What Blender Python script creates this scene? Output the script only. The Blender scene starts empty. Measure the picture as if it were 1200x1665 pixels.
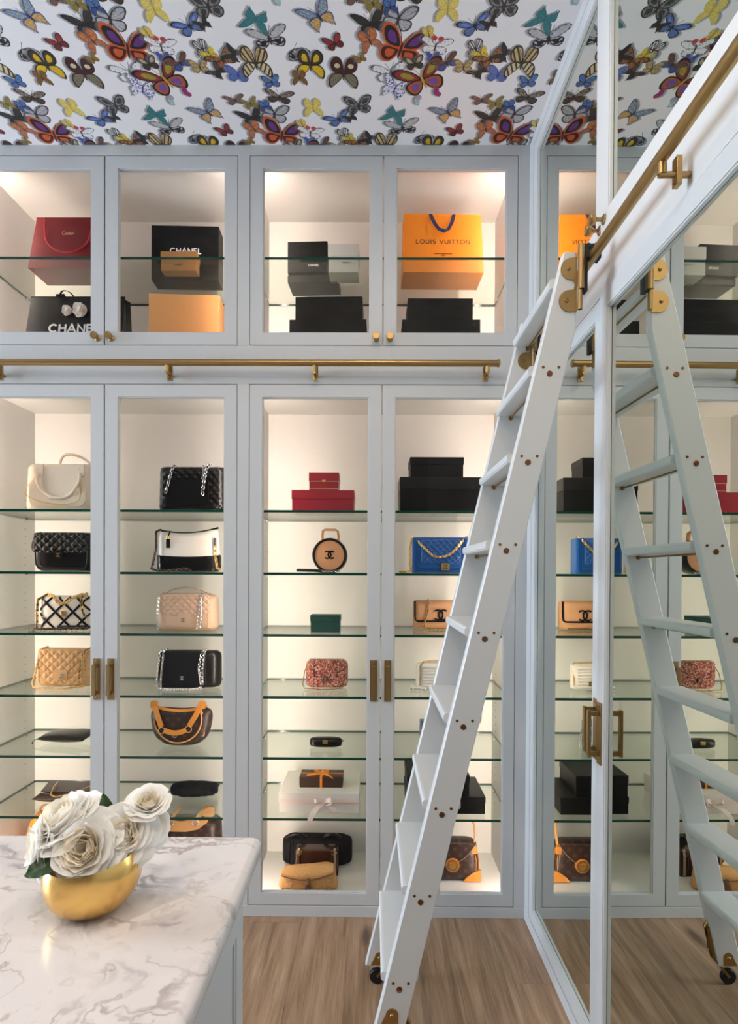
import bpy, bmesh, math, random
import numpy as np
from mathutils import Vector, Matrix

PI = math.pi
scene = bpy.context.scene
COL = scene.collection
random.seed(7)

# ------------------------------------------------------------------ camera
cam_d = bpy.data.cameras.new('camera')
cam = bpy.data.objects.new('camera', cam_d)
COL.objects.link(cam)
# a level shift-lens view, turned by a fraction of a degree
right = Vector((0.99996395, 0.00694494, 0.00488436))
up = Vector((-0.00494248, 0.00837678, 0.99995270))
back = Vector((0.00690370, -0.99994080, 0.00841080))
cam.matrix_world = Matrix(((right.x, up.x, back.x, 0.0), (right.y, up.y, back.y, -2.38),
                           (right.z, up.z, back.z, 1.335), (0, 0, 0, 1)))
cam_d.sensor_fit = 'HORIZONTAL'
cam_d.sensor_width = 36.0
cam_d.lens = 30.0
cam_d.shift_x = 0.0016
cam_d.shift_y = 0.0907
cam_d.clip_start = 0.02
scene.camera = cam

# ------------------------------------------------------------------ world, daylight, exposure
world = bpy.data.worlds.new('world')
scene.world = world
world.use_nodes = True
bg = world.node_tree.nodes['Background']
bg.inputs[0].default_value = (0.66, 0.82, 1.0, 1)
bg.inputs[1].default_value = 20.5
WIN = (-1.75, -0.08, 0.50, 2.92)            # window in the left wall: y0, y1, z0, z1


def portal(name, loc, rot, sx, sy):
    l = bpy.data.lights.new(name, 'AREA')
    l.shape = 'RECTANGLE'
    l.size, l.size_y = sx, sy
    l.cycles.is_portal = True
    o = bpy.data.objects.new(name, l)
    COL.objects.link(o)
    o.location, o.rotation_euler = loc, rot


portal('window_portal', (-4.56, (WIN[0] + WIN[1]) / 2, (WIN[2] + WIN[3]) / 2), (0, -PI / 2, 0), WIN[3] - WIN[2], WIN[1] - WIN[0])
LED = (1.0, 0.82, 0.71)
LED_P = 92.0
DOWN_P = 300.0

vs = scene.view_settings
vs.view_transform = 'Standard'
vs.look = 'None'
vs.gamma = 1
vs.use_curve_mapping = False
vs.exposure = 0.11
try:
    scene.cycles.transparent_max_bounces = 32
    scene.cycles.max_bounces = 14
    scene.cycles.diffuse_bounces = 5
    scene.cycles.glossy_bounces = 6
    scene.cycles.transmission_bounces = 8
    scene.cycles.sample_clamp_indirect = 8.0
except Exception:
    pass

# ------------------------------------------------------------------ materials
def nm(name):
    m = bpy.data.materials.new(name)
    m.use_nodes = True
    nt = m.node_tree
    return m, nt, nt.nodes['Principled BSDF']


def srgb(r, g, b):
    f = lambda c: (c / 255 / 12.92) if c / 255 <= 0.04045 else ((c / 255 + 0.055) / 1.055) ** 2.4
    return (f(r), f(g), f(b), 1)


def plain(name, col, rough=0.5, metal=0.0, spec=0.5, bump=0.0, bscale=200, coat=0.0, var=0.0, vscale=40):
    m, nt, b = nm(name)
    b.inputs['Base Color'].default_value = col
    b.inputs['Roughness'].default_value = rough
    b.inputs['Metallic'].default_value = metal
    b.inputs['Specular IOR Level'].default_value = spec
    b.inputs['Coat Weight'].default_value = coat
    if bump or var:
        tc = nt.nodes.new('ShaderNodeTexCoord')
        n = nt.nodes.new('ShaderNodeTexNoise')
        n.inputs['Scale'].default_value = bscale
        n.inputs['Detail'].default_value = 3
        nt.links.new(tc.outputs['Object'], n.inputs['Vector'])
        if bump:
            bp = nt.nodes.new('ShaderNodeBump')
            bp.inputs['Strength'].default_value = bump
            bp.inputs['Distance'].default_value = 0.002
            nt.links.new(n.outputs['Fac'], bp.inputs['Height'])
            nt.links.new(bp.outputs[0], b.inputs['Normal'])
        if var:
            n2 = nt.nodes.new('ShaderNodeTexNoise')
            n2.inputs['Scale'].default_value = vscale
            nt.links.new(tc.outputs['Object'], n2.inputs['Vector'])
            mx = nt.nodes.new('ShaderNodeMixRGB')
            mx.inputs[1].default_value = tuple(c * (1 - var) for c in col[:3]) + (1,)
            mx.inputs[2].default_value = tuple(min(1, c * (1 + var)) for c in col[:3]) + (1,)
            nt.links.new(n2.outputs['Fac'], mx.inputs[0])
            nt.links.new(mx.outputs[0], b.inputs['Base Color'])
    return m


def emit(name, col, s):
    m, nt, b = nm(name)
    b.inputs['Base Color'].default_value = (0.8, 0.8, 0.8, 1)
    b.inputs['Emission Color'].default_value = tuple(col) + (1,)
    b.inputs['Emission Strength'].default_value = s
    return m


def thin_glass(name, tint, ior=1.45):
    m, nt, b = nm(name)
    nt.nodes.remove(b)
    t = nt.nodes.new('ShaderNodeBsdfTransparent')
    t.inputs[0].default_value = tuple(tint) + (1,)
    g = nt.nodes.new('ShaderNodeBsdfGlossy')
    g.inputs['Roughness'].default_value = 0.0
    fr = nt.nodes.new('ShaderNodeFresnel')
    fr.inputs['IOR'].default_value = ior
    geo = nt.nodes.new('ShaderNodeNewGeometry')
    mx = nt.nodes.new('ShaderNodeMixShader')
    # back faces see the same air-to-glass reflectance as front faces
    mm = nt.nodes.new('ShaderNodeMix')
    mm.data_type = 'FLOAT'
    mm.inputs[2].default_value = ior
    mm.inputs[3].default_value = 1 / ior
    nt.links.new(geo.outputs['Backfacing'], mm.inputs[0])
    inv = nt.nodes.new('ShaderNodeMath')
    inv.operation = 'DIVIDE'
    inv.inputs[0].default_value = 1.0
    nt.links.new(mm.outputs[0], fr.inputs['IOR'])
    nt.nodes.remove(inv)
    nt.links.new(fr.outputs[0], mx.inputs[0])
    nt.links.new(t.outputs[0], mx.inputs[1])
    nt.links.new(g.outputs[0], mx.inputs[2])
    nt.links.new(mx.outputs[0], nt.nodes['Material Output'].inputs[0])
    return m


def marble_mat():
    m, nt, b = nm('veined_marble')
    N, L = nt.nodes.new, nt.links.new
    tc = N('ShaderNodeTexCoord')
    mp = N('ShaderNodeMapping')
    mp.inputs['Rotation'].default_value = (0, 0, 0.55)
    L(tc.outputs['Object'], mp.inputs[0])
    w = N('ShaderNodeTexNoise')
    w.inputs['Scale'].default_value = 4.0
    w.inputs['Detail'].default_value = 6
    L(mp.outputs[0], w.inputs['Vector'])
    sub = N('ShaderNodeVectorMath'); sub.operation = 'SUBTRACT'
    sub.inputs[1].default_value = (0.5, 0.5, 0.5)
    L(w.outputs['Color'], sub.inputs[0])
    sc = N('ShaderNodeVectorMath'); sc.operation = 'SCALE'
    sc.inputs['Scale'].default_value = 0.5
    L(sub.outputs[0], sc.inputs[0])
    ad = N('ShaderNodeVectorMath'); ad.operation = 'ADD'
    L(mp.outputs[0], ad.inputs[0]); L(sc.outputs[0], ad.inputs[1])
    prev = None
    base = N('ShaderNodeMixRGB')
    base.inputs[1].default_value = (0.67, 0.605, 0.58, 1)
    base.inputs[2].default_value = (0.75, 0.70, 0.685, 1)
    cl = N('ShaderNodeTexNoise'); cl.inputs['Scale'].default_value = 5; cl.inputs['Detail'].default_value = 4
    L(ad.outputs[0], cl.inputs['Vector'])
    L(cl.outputs['Fac'], base.inputs[0])
    prev = base.outputs[0]
    for scale, width, dark, col in ((3.4, 0.022, 0.95, (0.16, 0.13, 0.14, 1)), (3.4, 0.09, 0.42, (0.36, 0.32, 0.33, 1)), (8.0, 0.03, 0.65, (0.27, 0.20, 0.18, 1)), (14.0, 0.03, 0.35, (0.36, 0.28, 0.22, 1))):
        st = N('ShaderNodeVectorMath'); st.operation = 'MULTIPLY'
        st.inputs[1].default_value = (scale * 0.55, scale * 1.5, scale)
        L(ad.outputs[0], st.inputs[0])
        n = N('ShaderNodeTexNoise'); n.inputs['Scale'].default_value = 1.0; n.inputs['Detail'].default_value = 3.0
        L(st.outputs[0], n.inputs['Vector'])
        s = N('ShaderNodeMath'); s.operation = 'SUBTRACT'; s.inputs[1].default_value = 0.5
        L(n.outputs['Fac'], s.inputs[0])
        a = N('ShaderNodeMath'); a.operation = 'ABSOLUTE'; L(s.outputs[0], a.inputs[0])
        r = N('ShaderNodeMapRange')
        r.inputs[1].default_value = 0.0; r.inputs[2].default_value = width
        r.inputs[3].default_value = dark; r.inputs[4].default_value = 0.0
        r.interpolation_type = 'SMOOTHSTEP'
        L(a.outputs[0], r.inputs[0])
        # veins fade in and out along their run
        k = N('ShaderNodeTexNoise'); k.inputs['Scale'].default_value = scale * 1.3
        L(mp.outputs[0], k.inputs['Vector'])
        kr = N('ShaderNodeMapRange'); kr.inputs[1].default_value = 0.44; kr.inputs[2].default_value = 0.64
        L(k.outputs['Fac'], kr.inputs[0])
        mu = N('ShaderNodeMath'); mu.operation = 'MULTIPLY'
        L(r.outputs[0], mu.inputs[0]); L(kr.outputs[0], mu.inputs[1])
        mx = N('ShaderNodeMixRGB'); mx.inputs[2].default_value = col
        L(mu.outputs[0], mx.inputs[0]); L(prev, mx.inputs[1])
        prev = mx.outputs[0]
    L(prev, b.inputs['Base Color'])
    b.inputs['Roughness'].default_value = 0.22
    return m


def wood_mat():
    m, nt, b = nm('oak_floor')
    N, L = nt.nodes.new, nt.links.new
    tc = N('ShaderNodeTexCoord'); oi = N('ShaderNodeObjectInfo')
    off = N('ShaderNodeVectorMath'); off.operation = 'SCALE'
    cmb = N('ShaderNodeCombineXYZ')
    L(oi.outputs['Random'], cmb.inputs[0]); L(oi.outputs['Random'], cmb.inputs[1])
    L(cmb.outputs[0], off.inputs[0]); off.inputs['Scale'].default_value = 37.0
    ad = N('ShaderNodeVectorMath'); L(tc.outputs['Object'], ad.inputs[0]); L(off.outputs[0], ad.inputs[1])
    st = N('ShaderNodeVectorMath'); st.operation = 'MULTIPLY'; st.inputs[1].default_value = (30, 2.2, 1)
    L(ad.outputs[0], st.inputs[0])
    n = N('ShaderNodeTexNoise'); n.inputs['Scale'].default_value = 1.0; n.inputs['Detail'].default_value = 6; n.inputs['Distortion'].default_value = 0.6
    L(st.outputs[0], n.inputs['Vector'])
    st2 = N('ShaderNodeVectorMath'); st2.operation = 'MULTIPLY'; st2.inputs[1].default_value = (210, 6, 1)
    L(ad.outputs[0], st2.inputs[0])
    n2 = N('ShaderNodeTexNoise'); n2.inputs['Scale'].default_value = 1.0; n2.inputs['Detail'].default_value = 2
    L(st2.outputs[0], n2.inputs['Vector'])
    cr = N('ShaderNodeValToRGB')
    e = cr.color_ramp.elements
    e[0].position = 0.28; e[0].color = (0.165, 0.085, 0.045, 1)
    e[1].position = 0.75; e[1].color = (0.57, 0.375, 0.245, 1)
    mid = cr.color_ramp.elements.new(0.5); mid.color = (0.36, 0.212, 0.122, 1)
    av = N('ShaderNodeMath'); av.operation = 'MULTIPLY_ADD'; av.inputs[1].default_value = 0.35; 
    hs = N('ShaderNodeMath'); hs.operation = 'MULTIPLY'; hs.inputs[1].default_value = 0.65
    L(n.outputs['Fac'], hs.inputs[0]); L(n2.outputs['Fac'], av.inputs[0]); L(hs.outputs[0], av.inputs[2])
    L(av.outputs[0], cr.inputs[0])
    hv = N('ShaderNodeHueSaturation')
    vr = N('ShaderNodeMapRange'); vr.inputs[3].default_value = 0.78; vr.inputs[4].default_value = 1.0
    L(oi.outputs['Random'], vr.inputs[0]); L(vr.outputs[0], hv.inputs['Value']); L(cr.outputs[0], hv.inputs['Color'])
    # knots
    kv = N('ShaderNodeVectorMath'); kv.operation = 'MULTIPLY'; kv.inputs[1].default_value = (5, 1.7, 1)
    L(ad.outputs[0], kv.inputs[0])
    vo = N('ShaderNodeTexVoronoi'); vo.inputs['Scale'].default_value = 1.0
    L(kv.outputs[0], vo.inputs['Vector'])
    kr = N('ShaderNodeMapRange'); kr.inputs[1].default_value = 0.05; kr.inputs[2].default_value = 0.15; kr.inputs[3].default_value = 0.75; kr.inputs[4].default_value = 0.0
    L(vo.outputs['Distance'], kr.inputs[0])
    mx = N('ShaderNodeMixRGB'); mx.inputs[2].default_value = (0.05, 0.028, 0.018, 1)
    L(kr.outputs[0], mx.inputs[0]); L(hv.outputs[0], mx.inputs[1])
    L(mx.outputs[0], b.inputs['Base Color'])
    b.inputs['Roughness'].default_value = 0.42
    return m


def tweed_mat(name, cols, scale):
    m, nt, b = nm(name)
    N, L = nt.nodes.new, nt.links.new
    tc = N('ShaderNodeTexCoord')
    vo = N('ShaderNodeTexVoronoi'); vo.inputs['Scale'].default_value = scale
    L(tc.outputs['Object'], vo.inputs['Vector'])
    cr = N('ShaderNodeValToRGB'); cr.color_ramp.interpolation = 'CONSTANT'
    el = cr.color_ramp.elements
    while len(el) < len(cols):
        el.new(0.5)
    for i, c in enumerate(cols):
        el[i].position = i / len(cols); el[i].color = c
    sp = N('ShaderNodeSeparateColor'); L(vo.outputs['Color'], sp.inputs[0]); L(sp.outputs[0], cr.inputs[0])
    L(cr.outputs[0], b.inputs['Base Color'])
    bp = N('ShaderNodeBump'); bp.inputs['Strength'].default_value = 0.6; bp.inputs['Distance'].default_value = 0.002
    L(vo.outputs['Distance'], bp.inputs['Height']); L(bp.outputs[0], b.inputs['Normal'])
    b.inputs['Roughness'].default_value = 0.75
    return m


def monogram_mat(name):
    # coated brown canvas with a regular small tan ornament
    m, nt, b = nm(name)
    N, L = nt.nodes.new, nt.links.new
    tc = N('ShaderNodeTexCoord')
    mp = N('ShaderNodeMapping'); mp.inputs['Rotation'].default_value = (0, PI / 4, 0); mp.inputs['Scale'].default_value = (30, 30, 30)
    L(tc.outputs['Object'], mp.inputs[0])
    sp = N('ShaderNodeSeparateXYZ'); L(mp.outputs[0], sp.inputs[0])
    c = []
    for k in (0, 2):
        f = N('ShaderNodeMath'); f.operation = 'FRACT'; L(sp.outputs[k], f.inputs[0])
        s = N('ShaderNodeMath'); s.operation = 'SUBTRACT'; s.inputs[1].default_value = 0.5; L(f.outputs[0], s.inputs[0])
        c.append(s)
    cx = N('ShaderNodeCombineXYZ'); L(c[0].outputs[0], cx.inputs[0]); L(c[1].outputs[0], cx.inputs[1])
    gr = N('ShaderNodeVectorMath'); gr.operation = 'LENGTH'; L(cx.outputs[0], gr.inputs[0])
    at = N('ShaderNodeMath'); at.operation = 'ARCTAN2'; L(c[0].outputs[0], at.inputs[0]); L(c[1].outputs[0], at.inputs[1])
    m4 = N('ShaderNodeMath'); m4.operation = 'MULTIPLY'; m4.inputs[1].default_value = 4.0; L(at.outputs[0], m4.inputs[0])
    co = N('ShaderNodeMath'); co.operation = 'COSINE'; L(m4.outputs[0], co.inputs[0])
    rr = N('ShaderNodeMath'); rr.operation = 'MULTIPLY_ADD'; rr.inputs[1].default_value = 0.09; rr.inputs[2].default_value = 0.22
    L(co.outputs[0], rr.inputs[0])
    lt = N('ShaderNodeMath'); lt.operation = 'LESS_THAN'; L(gr.outputs['Value'], lt.inputs[0]); L(rr.outputs[0], lt.inputs[1])
    mx = N('ShaderNodeMixRGB'); mx.inputs[1].default_value = (0.026, 0.012, 0.009, 1); mx.inputs[2].default_value = (0.075, 0.036, 0.02, 1)
    L(lt.outputs[0], mx.inputs[0]); L(mx.outputs[0], b.inputs['Base Color'])
    b.inputs['Roughness'].default_value = 0.42
    return m


PAINT = plain('grey_paint', (0.575, 0.572, 0.570, 1), 0.42)
LADDER_PAINT = plain('white_grey_paint', (0.60, 0.595, 0.59, 1), 0.35)
INNER = plain('cabinet_interior', (0.78, 0.755, 0.735, 1), 0.5)
DARKW = plain('dark_unseen_wall', (0.05, 0.045, 0.04, 1), 0.6)  # unseen wall behind the camera, made dark to weaken reflections in the glass
WALLP = plain('wall_paint', (0.72, 0.72, 0.71, 1), 0.6)
BRASS = plain('brushed_brass', (0.42, 0.275, 0.115, 1), 0.34, 1.0, bump=0.05, bscale=400)
BRONZE_H = plain('bronzed_brass', (0.33, 0.215, 0.09, 1), 0.36, 1.0)
BRASS_D = plain('aged_brass', (0.30, 0.175, 0.06, 1), 0.38, 1.0)
GOLD = plain('polished_gold', (0.83, 0.53, 0.17, 1), 0.26, 1.0, bump=0.12, bscale=60)
GOLDCH = plain('gold_chain', (0.75, 0.47, 0.17, 1), 0.3, 1.0)
SILVER = plain('silver_chain', (0.72, 0.70, 0.68, 1), 0.25, 1.0)
BLACKM = plain('black_metal', (0.02, 0.02, 0.02, 1), 0.4, 0.6)
COPPER = plain('copper_screw', (0.24, 0.11, 0.055, 1), 0.4, 1.0)
PANE = thin_glass('door_glass', (0.985, 0.988, 0.98), 1.15)
SHELFG = thin_glass('shelf_glass', (0.93, 0.966, 0.935), 1.34)
EDGE = plain('shelf_edge', (0.004, 0.055, 0.038, 1), 0.12)
m_, nt_, b_ = nm('tinted_mirror')
b_.inputs['Base Color'].default_value = (0.74, 0.785, 0.72, 1)
b_.inputs['Metallic'].default_value = 1.0
b_.inputs['Roughness'].default_value = 0.0
MIRROR = m_
LEDM = emit('warm_led', LED, LED_P)
LEDU = emit('warm_led_upper', LED, LED_P * 1.35)
LEDUW = emit('dim_led_upper', LED, LED_P * 0.8)
LEDW = emit('dim_led', LED, LED_P * 0.75)
DOWNM = emit('added_downlight_glow', (1.0, 0.86, 0.70), DOWN_P)  # glow of the added downlights, warm fill from out of view
MARBLE = marble_mat()
WOOD = wood_mat()
MONO = monogram_mat('brown_canvas')
BLK_CARD = plain('black_card', (0.004, 0.004, 0.0042, 1), 0.45, spec=0.18)
BLK_LEATHER = plain('black_leather', (0.005, 0.0045, 0.005, 1), 0.28, spec=0.35, bump=0.15, bscale=300)
BLK_MATTE = plain('black_cloth', (0.007, 0.007, 0.009, 1), 0.8, spec=0.2)
CREAM = plain('cream_leather', (0.78, 0.66, 0.53, 1), 0.42, bump=0.1, bscale=300)
WHITE_L = plain('white_leather', (0.83, 0.76, 0.69, 1), 0.42, bump=0.1, bscale=300)
BEIGE = plain('beige_leather', (0.50, 0.335, 0.235, 1), 0.5, bump=0.1, bscale=300)
CAMEL = plain('camel_leather', (0.66, 0.385, 0.17, 1), 0.38, bump=0.1, bscale=300)
TAN = plain('tan_leather', (0.62, 0.235, 0.035, 1), 0.42, bump=0.1, bscale=300)
TANL = plain('light_tan_leather', (0.58, 0.29, 0.11, 1), 0.42, bump=0.1, bscale=300)
PEACH = plain('peach_leather', (0.60, 0.30, 0.15, 1), 0.5, bump=0.2, bscale=200)
NAVY = plain('cobalt_leather', (0.012, 0.085, 0.30, 1), 0.33, bump=0.25, bscale=160)
RED_CARD = plain('red_card', (0.25, 0.006, 0.018, 1), 0.4)
RED_BAG = plain('red_gloss_paper', (0.15, 0.0012, 0.006, 1), 0.4, spec=0.35)
ORANGE = plain('orange_paper', (0.88, 0.25, 0.006, 1), 0.5)
ORANGE_D = plain('orange_ribbon', (0.80, 0.24, 0.01, 1), 0.4)
NAVY_T = plain('navy_tape', (0.012, 0.014, 0.10, 1), 0.6)
TANBOX = plain('tan_card', (0.62, 0.29, 0.10, 1), 0.55)
KRAFT = plain('bronze_card', (0.36, 0.16, 0.045, 1), 0.4)
BRONZE = plain('brown_satin_paper', (0.045, 0.026, 0.018, 1), 0.22)
WHITE_CARD = plain('white_card', (0.72, 0.68, 0.65, 1), 0.6)
GREY_CARD = plain('grey_white_card', (0.62, 0.60, 0.58, 1), 0.6)
PINK_RIB = plain('blush_ribbon', (0.78, 0.62, 0.57, 1), 0.45)
GREEN_CARD = plain('emerald_velvet', (0.003, 0.055, 0.045, 1), 0.6)
BROWN_CARD = plain('chocolate_card', (0.045, 0.017, 0.011, 1), 0.45)
BROWN_L = plain('brown_leather', (0.035, 0.014, 0.010, 1), 0.22)
BROWN_TAS = plain('tassel_leather', (.20, .085, .04, 1), .5)
RAFFIA = plain('raffia_weave', (0.58, 0.315, 0.115, 1), 0.7, bump=1.0, bscale=420, var=0.38, vscale=260)
PRINT_W = plain('white_print', (0.85, 0.84, 0.82, 1), 0.5)
PRINT_B = plain('dark_print', (0.06, 0.02, 0.012, 1), 0.5)
PRINT_G = plain('gold_print', (0.75, 0.48, 0.28, 1), 0.4)
TWEED = tweed_mat('red_tweed', [(0.30, 0.06, 0.05, 1), (0.50, 0.20, 0.13, 1), (0.12, 0.03, 0.035, 1), (0.62, 0.38, 0.28, 1), (0.36, 0.09, 0.07, 1)], 210)
GLITTER = tweed_mat('blue_silver_sequins', [(0.03, 0.05, 0.10, 1), (0.20, 0.26, 0.34, 1), (0.45, 0.50, 0.55, 1), (0.08, 0.11, 0.17, 1), (0.03, 0.04, 0.06, 1)], 330)
def petal_mat(name, col):
    m, nt, b = nm(name)
    b.inputs['Base Color'].default_value = col
    b.inputs['Roughness'].default_value = 0.6
    tr = nt.nodes.new('ShaderNodeBsdfTranslucent')
    tr.inputs[0].default_value = col
    mx = nt.nodes.new('ShaderNodeMixShader')
    mx.inputs[0].default_value = 0.30
    nt.links.new(b.outputs[0], mx.inputs[1]); nt.links.new(tr.outputs[0], mx.inputs[2])
    nt.links.new(mx.outputs[0], nt.nodes['Material Output'].inputs[0])
    return m


PETAL_IN = petal_mat('cream_petal', (0.98, 0.915, 0.79, 1))
PETAL_OUT = petal_mat('white_petal', (0.98, 0.96, 0.92, 1))
LEAF = plain('rose_leaf', (0.02, 0.06, 0.012, 1), 0.38, var=0.3)
STEM = plain('rose_stem', (0.05, 0.11, 0.03, 1), 0.5)
VELVET_IN = plain('camellia_petal', (0.78, 0.68, 0.62, 1), 0.6)

# ------------------------------------------------------------------ mesh helpers
RESTING = set()


class MB:
    def __init__(self):
        self.v, self.f, self.s, self.m = [], [], [], []

    def add(self, verts, faces, smooth=False, mi=0):
        o = len(self.v)
        self.v += [tuple(p) for p in verts]
        for f in faces:
            self.f.append(tuple(o + i for i in f)); self.s.append(smooth); self.m.append(mi)

    def box(self, x0, x1, y0, y1, z0, z1, mi=0, b=0.0):
        if b <= 0:
            v = [(x, y, z) for x in (x0, x1) for y in (y0, y1) for z in (z0, z1)]
            self.add(v, [(0, 1, 3, 2), (4, 6, 7, 5), (0, 4, 5, 1), (2, 3, 7, 6), (0, 2, 6, 4), (1, 5, 7, 3)], False, mi)
            return
        bm = bmesh.new()
        bmesh.ops.create_cube(bm, size=1.0)
        for q in bm.verts:
            q.co = ((x0 + x1) / 2 + q.co.x * (x1 - x0), (y0 + y1) / 2 + q.co.y * (y1 - y0), (z0 + z1) / 2 + q.co.z * (z1 - z0))
        bmesh.ops.bevel(bm, geom=list(bm.edges), offset=b, segments=2, affect='EDGES', profile=0.6)
        bm.verts.index_update()
        self.add([q.co[:] for q in bm.verts], [[q.index for q in f.verts] for f in bm.faces], False, mi)
        bm.free()

    def prism(self, poly, axis, a0, a1, mi=0, smooth=False):
        # poly: 2-D outline; axis 'y': (x, z), 'z': (x, y), 'x': (y, z)
        P = {'y': lambda p, a: (p[0], a, p[1]), 'z': lambda p, a: (p[0], p[1], a), 'x': lambda p, a: (a, p[0], p[1])}[axis]
        n = len(poly)
        v = [P(p, a0) for p in poly] + [P(p, a1) for p in poly]
        f = [tuple(range(n)), tuple(range(2 * n - 1, n - 1, -1))]
        self.add(v, f, False, mi)
        self.add(v, [(i, i + n, (i + 1) % n + n, (i + 1) % n) for i in range(n)], smooth, mi)

    def tube(self, pts, r, n=8, closed=False, mi=0, radii=None, squash=1.0, upv=None):
        pts = [Vector(p) for p in pts]
        N = len(pts)
        rings = []
        u = None
        for i, p in enumerate(pts):
            a = pts[(i - 1) % N] if (closed or i > 0) else p
            c = pts[(i + 1) % N] if (closed or i < N - 1) else p
            t = (c - a)
            t = t.normalized() if t.length > 1e-9 else Vector((0, 0, 1))
            if u is None:
                u = Vector(upv) if upv else (Vector((0, 0, 1)) if abs(t.z) < 0.9 else Vector((1, 0, 0)))
            u = (u - t * u.dot(t))
            u = u.normalized() if u.length > 1e-6 else t.orthogonal().normalized()
            w = t.cross(u)
            rr = radii[i] if radii else r
            rings.append([p + (u * math.cos(2 * PI * k / n) * squash + w * math.sin(2 * PI * k / n)) * rr for k in range(n)])
        v = [q for ring in rings for q in ring]
        f = []
        M = N if closed else N - 1
        for i in range(M):
            for k in range(n):
                a, b2 = i * n + k, i * n + (k + 1) % n
                c, d = ((i + 1) % N) * n + (k + 1) % n, ((i + 1) % N) * n + k
                f.append((a, b2, c, d))
        self.add(v, f, n > 4, mi)
        if not closed:
            self.add(rings[0], [tuple(range(n - 1, -1, -1))], False, mi)
            self.add(rings[-1], [tuple(range(n))], False, mi)

    def cyl(self, p0, p1, r, n=16, mi=0):
        self.tube([p0, p1], r, n, False, mi)

    def lathe(self, prof, n=32, center=(0, 0, 0), axis='z', mi=0, caps=True):
        v, f = [], []
        for r, z in prof:
            for k in range(n):
                a = 2 * PI * k / n
                q = (r * math.cos(a), r * math.sin(a), z)
                if axis == 'y':
                    q = (q[0], q[2], q[1])
                elif axis == 'x':
                    q = (q[2], q[0], q[1])
                v.append((q[0] + center[0], q[1] + center[1], q[2] + center[2]))
        for i in range(len(prof) - 1):
            for k in range(n):
                f.append((i * n + k, i * n + (k + 1) % n, (i + 1) * n + (k + 1) % n, (i + 1) * n + k))
        self.add(v, f, True, mi)
        if caps:
            self.add(v[:n], [tuple(range(n - 1, -1, -1))], False, mi)
            self.add(v[-n:], [tuple(range(n))], False, mi)

    def grid(self, fn, nu, nv, mi=0, smooth=True, wrapu=False):
        v = [fn(i / nu, j / nv) for j in range(nv + 1) for i in range(nu + (0 if wrapu else 1))]
        w = nu if wrapu else nu + 1
        f = [(j * w + i, j * w + (i + 1) % w, (j + 1) * w + (i + 1) % w, (j + 1) * w + i) for j in range(nv) for i in range(nu)]
        self.add(v, f, smooth, mi)

    def strap(self, pts, width, thick, wdir=(0, 1, 0), mi=0):
        # flat band swept along pts; wdir is the direction of its width
        pts = [Vector(p) for p in pts]
        W = Vector(wdir).normalized()
        v = []
        for i, p in enumerate(pts):
            t = (pts[min(i + 1, len(pts) - 1)] - pts[max(i - 1, 0)]).normalized()
            w = (W - t * W.dot(t))
            w = w.normalized() if w.length > 1e-6 else t.orthogonal()
            nrm = t.cross(w).normalized()
            for a, b2 in ((-1, -1), (1, -1), (1, 1), (-1, 1)):
                v.append(p + w * a * width / 2 + nrm * b2 * thick / 2)
        n = len(pts)
        f = [(i * 4 + k, i * 4 + (k + 1) % 4, (i + 1) * 4 + (k + 1) % 4, (i + 1) * 4 + k) for i in range(n - 1) for k in range(4)]
        f += [(3, 2, 1, 0), tuple((n - 1) * 4 + k for k in range(4))]
        self.add(v, f, False, mi)

    def arc_band(self, cx, cz, r0, r1, a0, a1, y0, y1, n=14, mi=0):
        v, f = [], []
        for i in range(n + 1):
            a = a0 + (a1 - a0) * i / n
            for r in (r0, r1):
                for y in (y0, y1):
                    v.append((cx + r * math.cos(a), y, cz + r * math.sin(a)))
        for i in range(n):
            o, q = i * 4, i * 4 + 4
            f += [(o, q, q + 2, o + 2), (o + 1, o + 3, q + 3, q + 1), (o, o + 1, q + 1, q), (o + 2, q + 2, q + 3, o + 3)]
        f += [(0, 2, 3, 1), (n * 4, n * 4 + 1, n * 4 + 3, n * 4 + 2)]
        self.add(v, f, False, mi)

    def links(self, path, L, r, flat=1.0, mi=0, closed=False, k=10):
        # a chain of interlocking oval links along a path
        P = [Vector(p) for p in path]
        seg = [(P[i + 1] - P[i]).length for i in range(len(P) - 1)]
        tot = sum(seg)
        n = max(2, int(round(tot / (L * 0.72))))

        def at(s):
            for i, d in enumerate(seg):
                if s <= d or i == len(seg) - 1:
                    return P[i].lerp(P[i + 1], min(1, s / max(d, 1e-9)))
                s -= d
        for i in range(n):
            c = at(tot * (i + 0.5) / n)
            t = (at(min(tot, tot * (i + 0.5) / n + L * .3)) - at(max(0, tot * (i + 0.5) / n - L * .3))).normalized()
            a = Vector((0, -1, 0)) - t * t.dot(Vector((0, -1, 0)))
            a = a.normalized() if a.length > 0.1 else t.orthogonal().normalized()
            b2 = t.cross(a)
            ang = (0.9 if i % 2 else -0.5)
            w = b2 * math.cos(ang) + a * math.sin(ang)
            pts = [c + t * (L / 2 - r) * math.cos(2 * PI * q / k) + w * (L * 0.32 * flat) * math.sin(2 * PI * q / k) for q in range(k)]
            self.tube(pts, r, 5, True, mi)

    def build(self, name, mats, parent=None):
        if parent is not None and parent.name in RESTING:
            self.v = [(p[0], p[1], max(0.0, p[2])) for p in self.v]     # nothing sags below what it rests on
        me = bpy.data.meshes.new(name)
        me.from_pydata(self.v, [], self.f)
        me.polygons.foreach_set('use_smooth', self.s)
        for m in (mats if isinstance(mats, (list, tuple)) else [mats]):
            me.materials.append(m)
        me.polygons.foreach_set('material_index', self.m)
        bm = bmesh.new(); bm.from_mesh(me)
        bmesh.ops.remove_doubles(bm, verts=bm.verts, dist=1e-6)
        bmesh.ops.recalc_face_normals(bm, faces=bm.faces)
        bm.to_mesh(me); bm.free()
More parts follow.
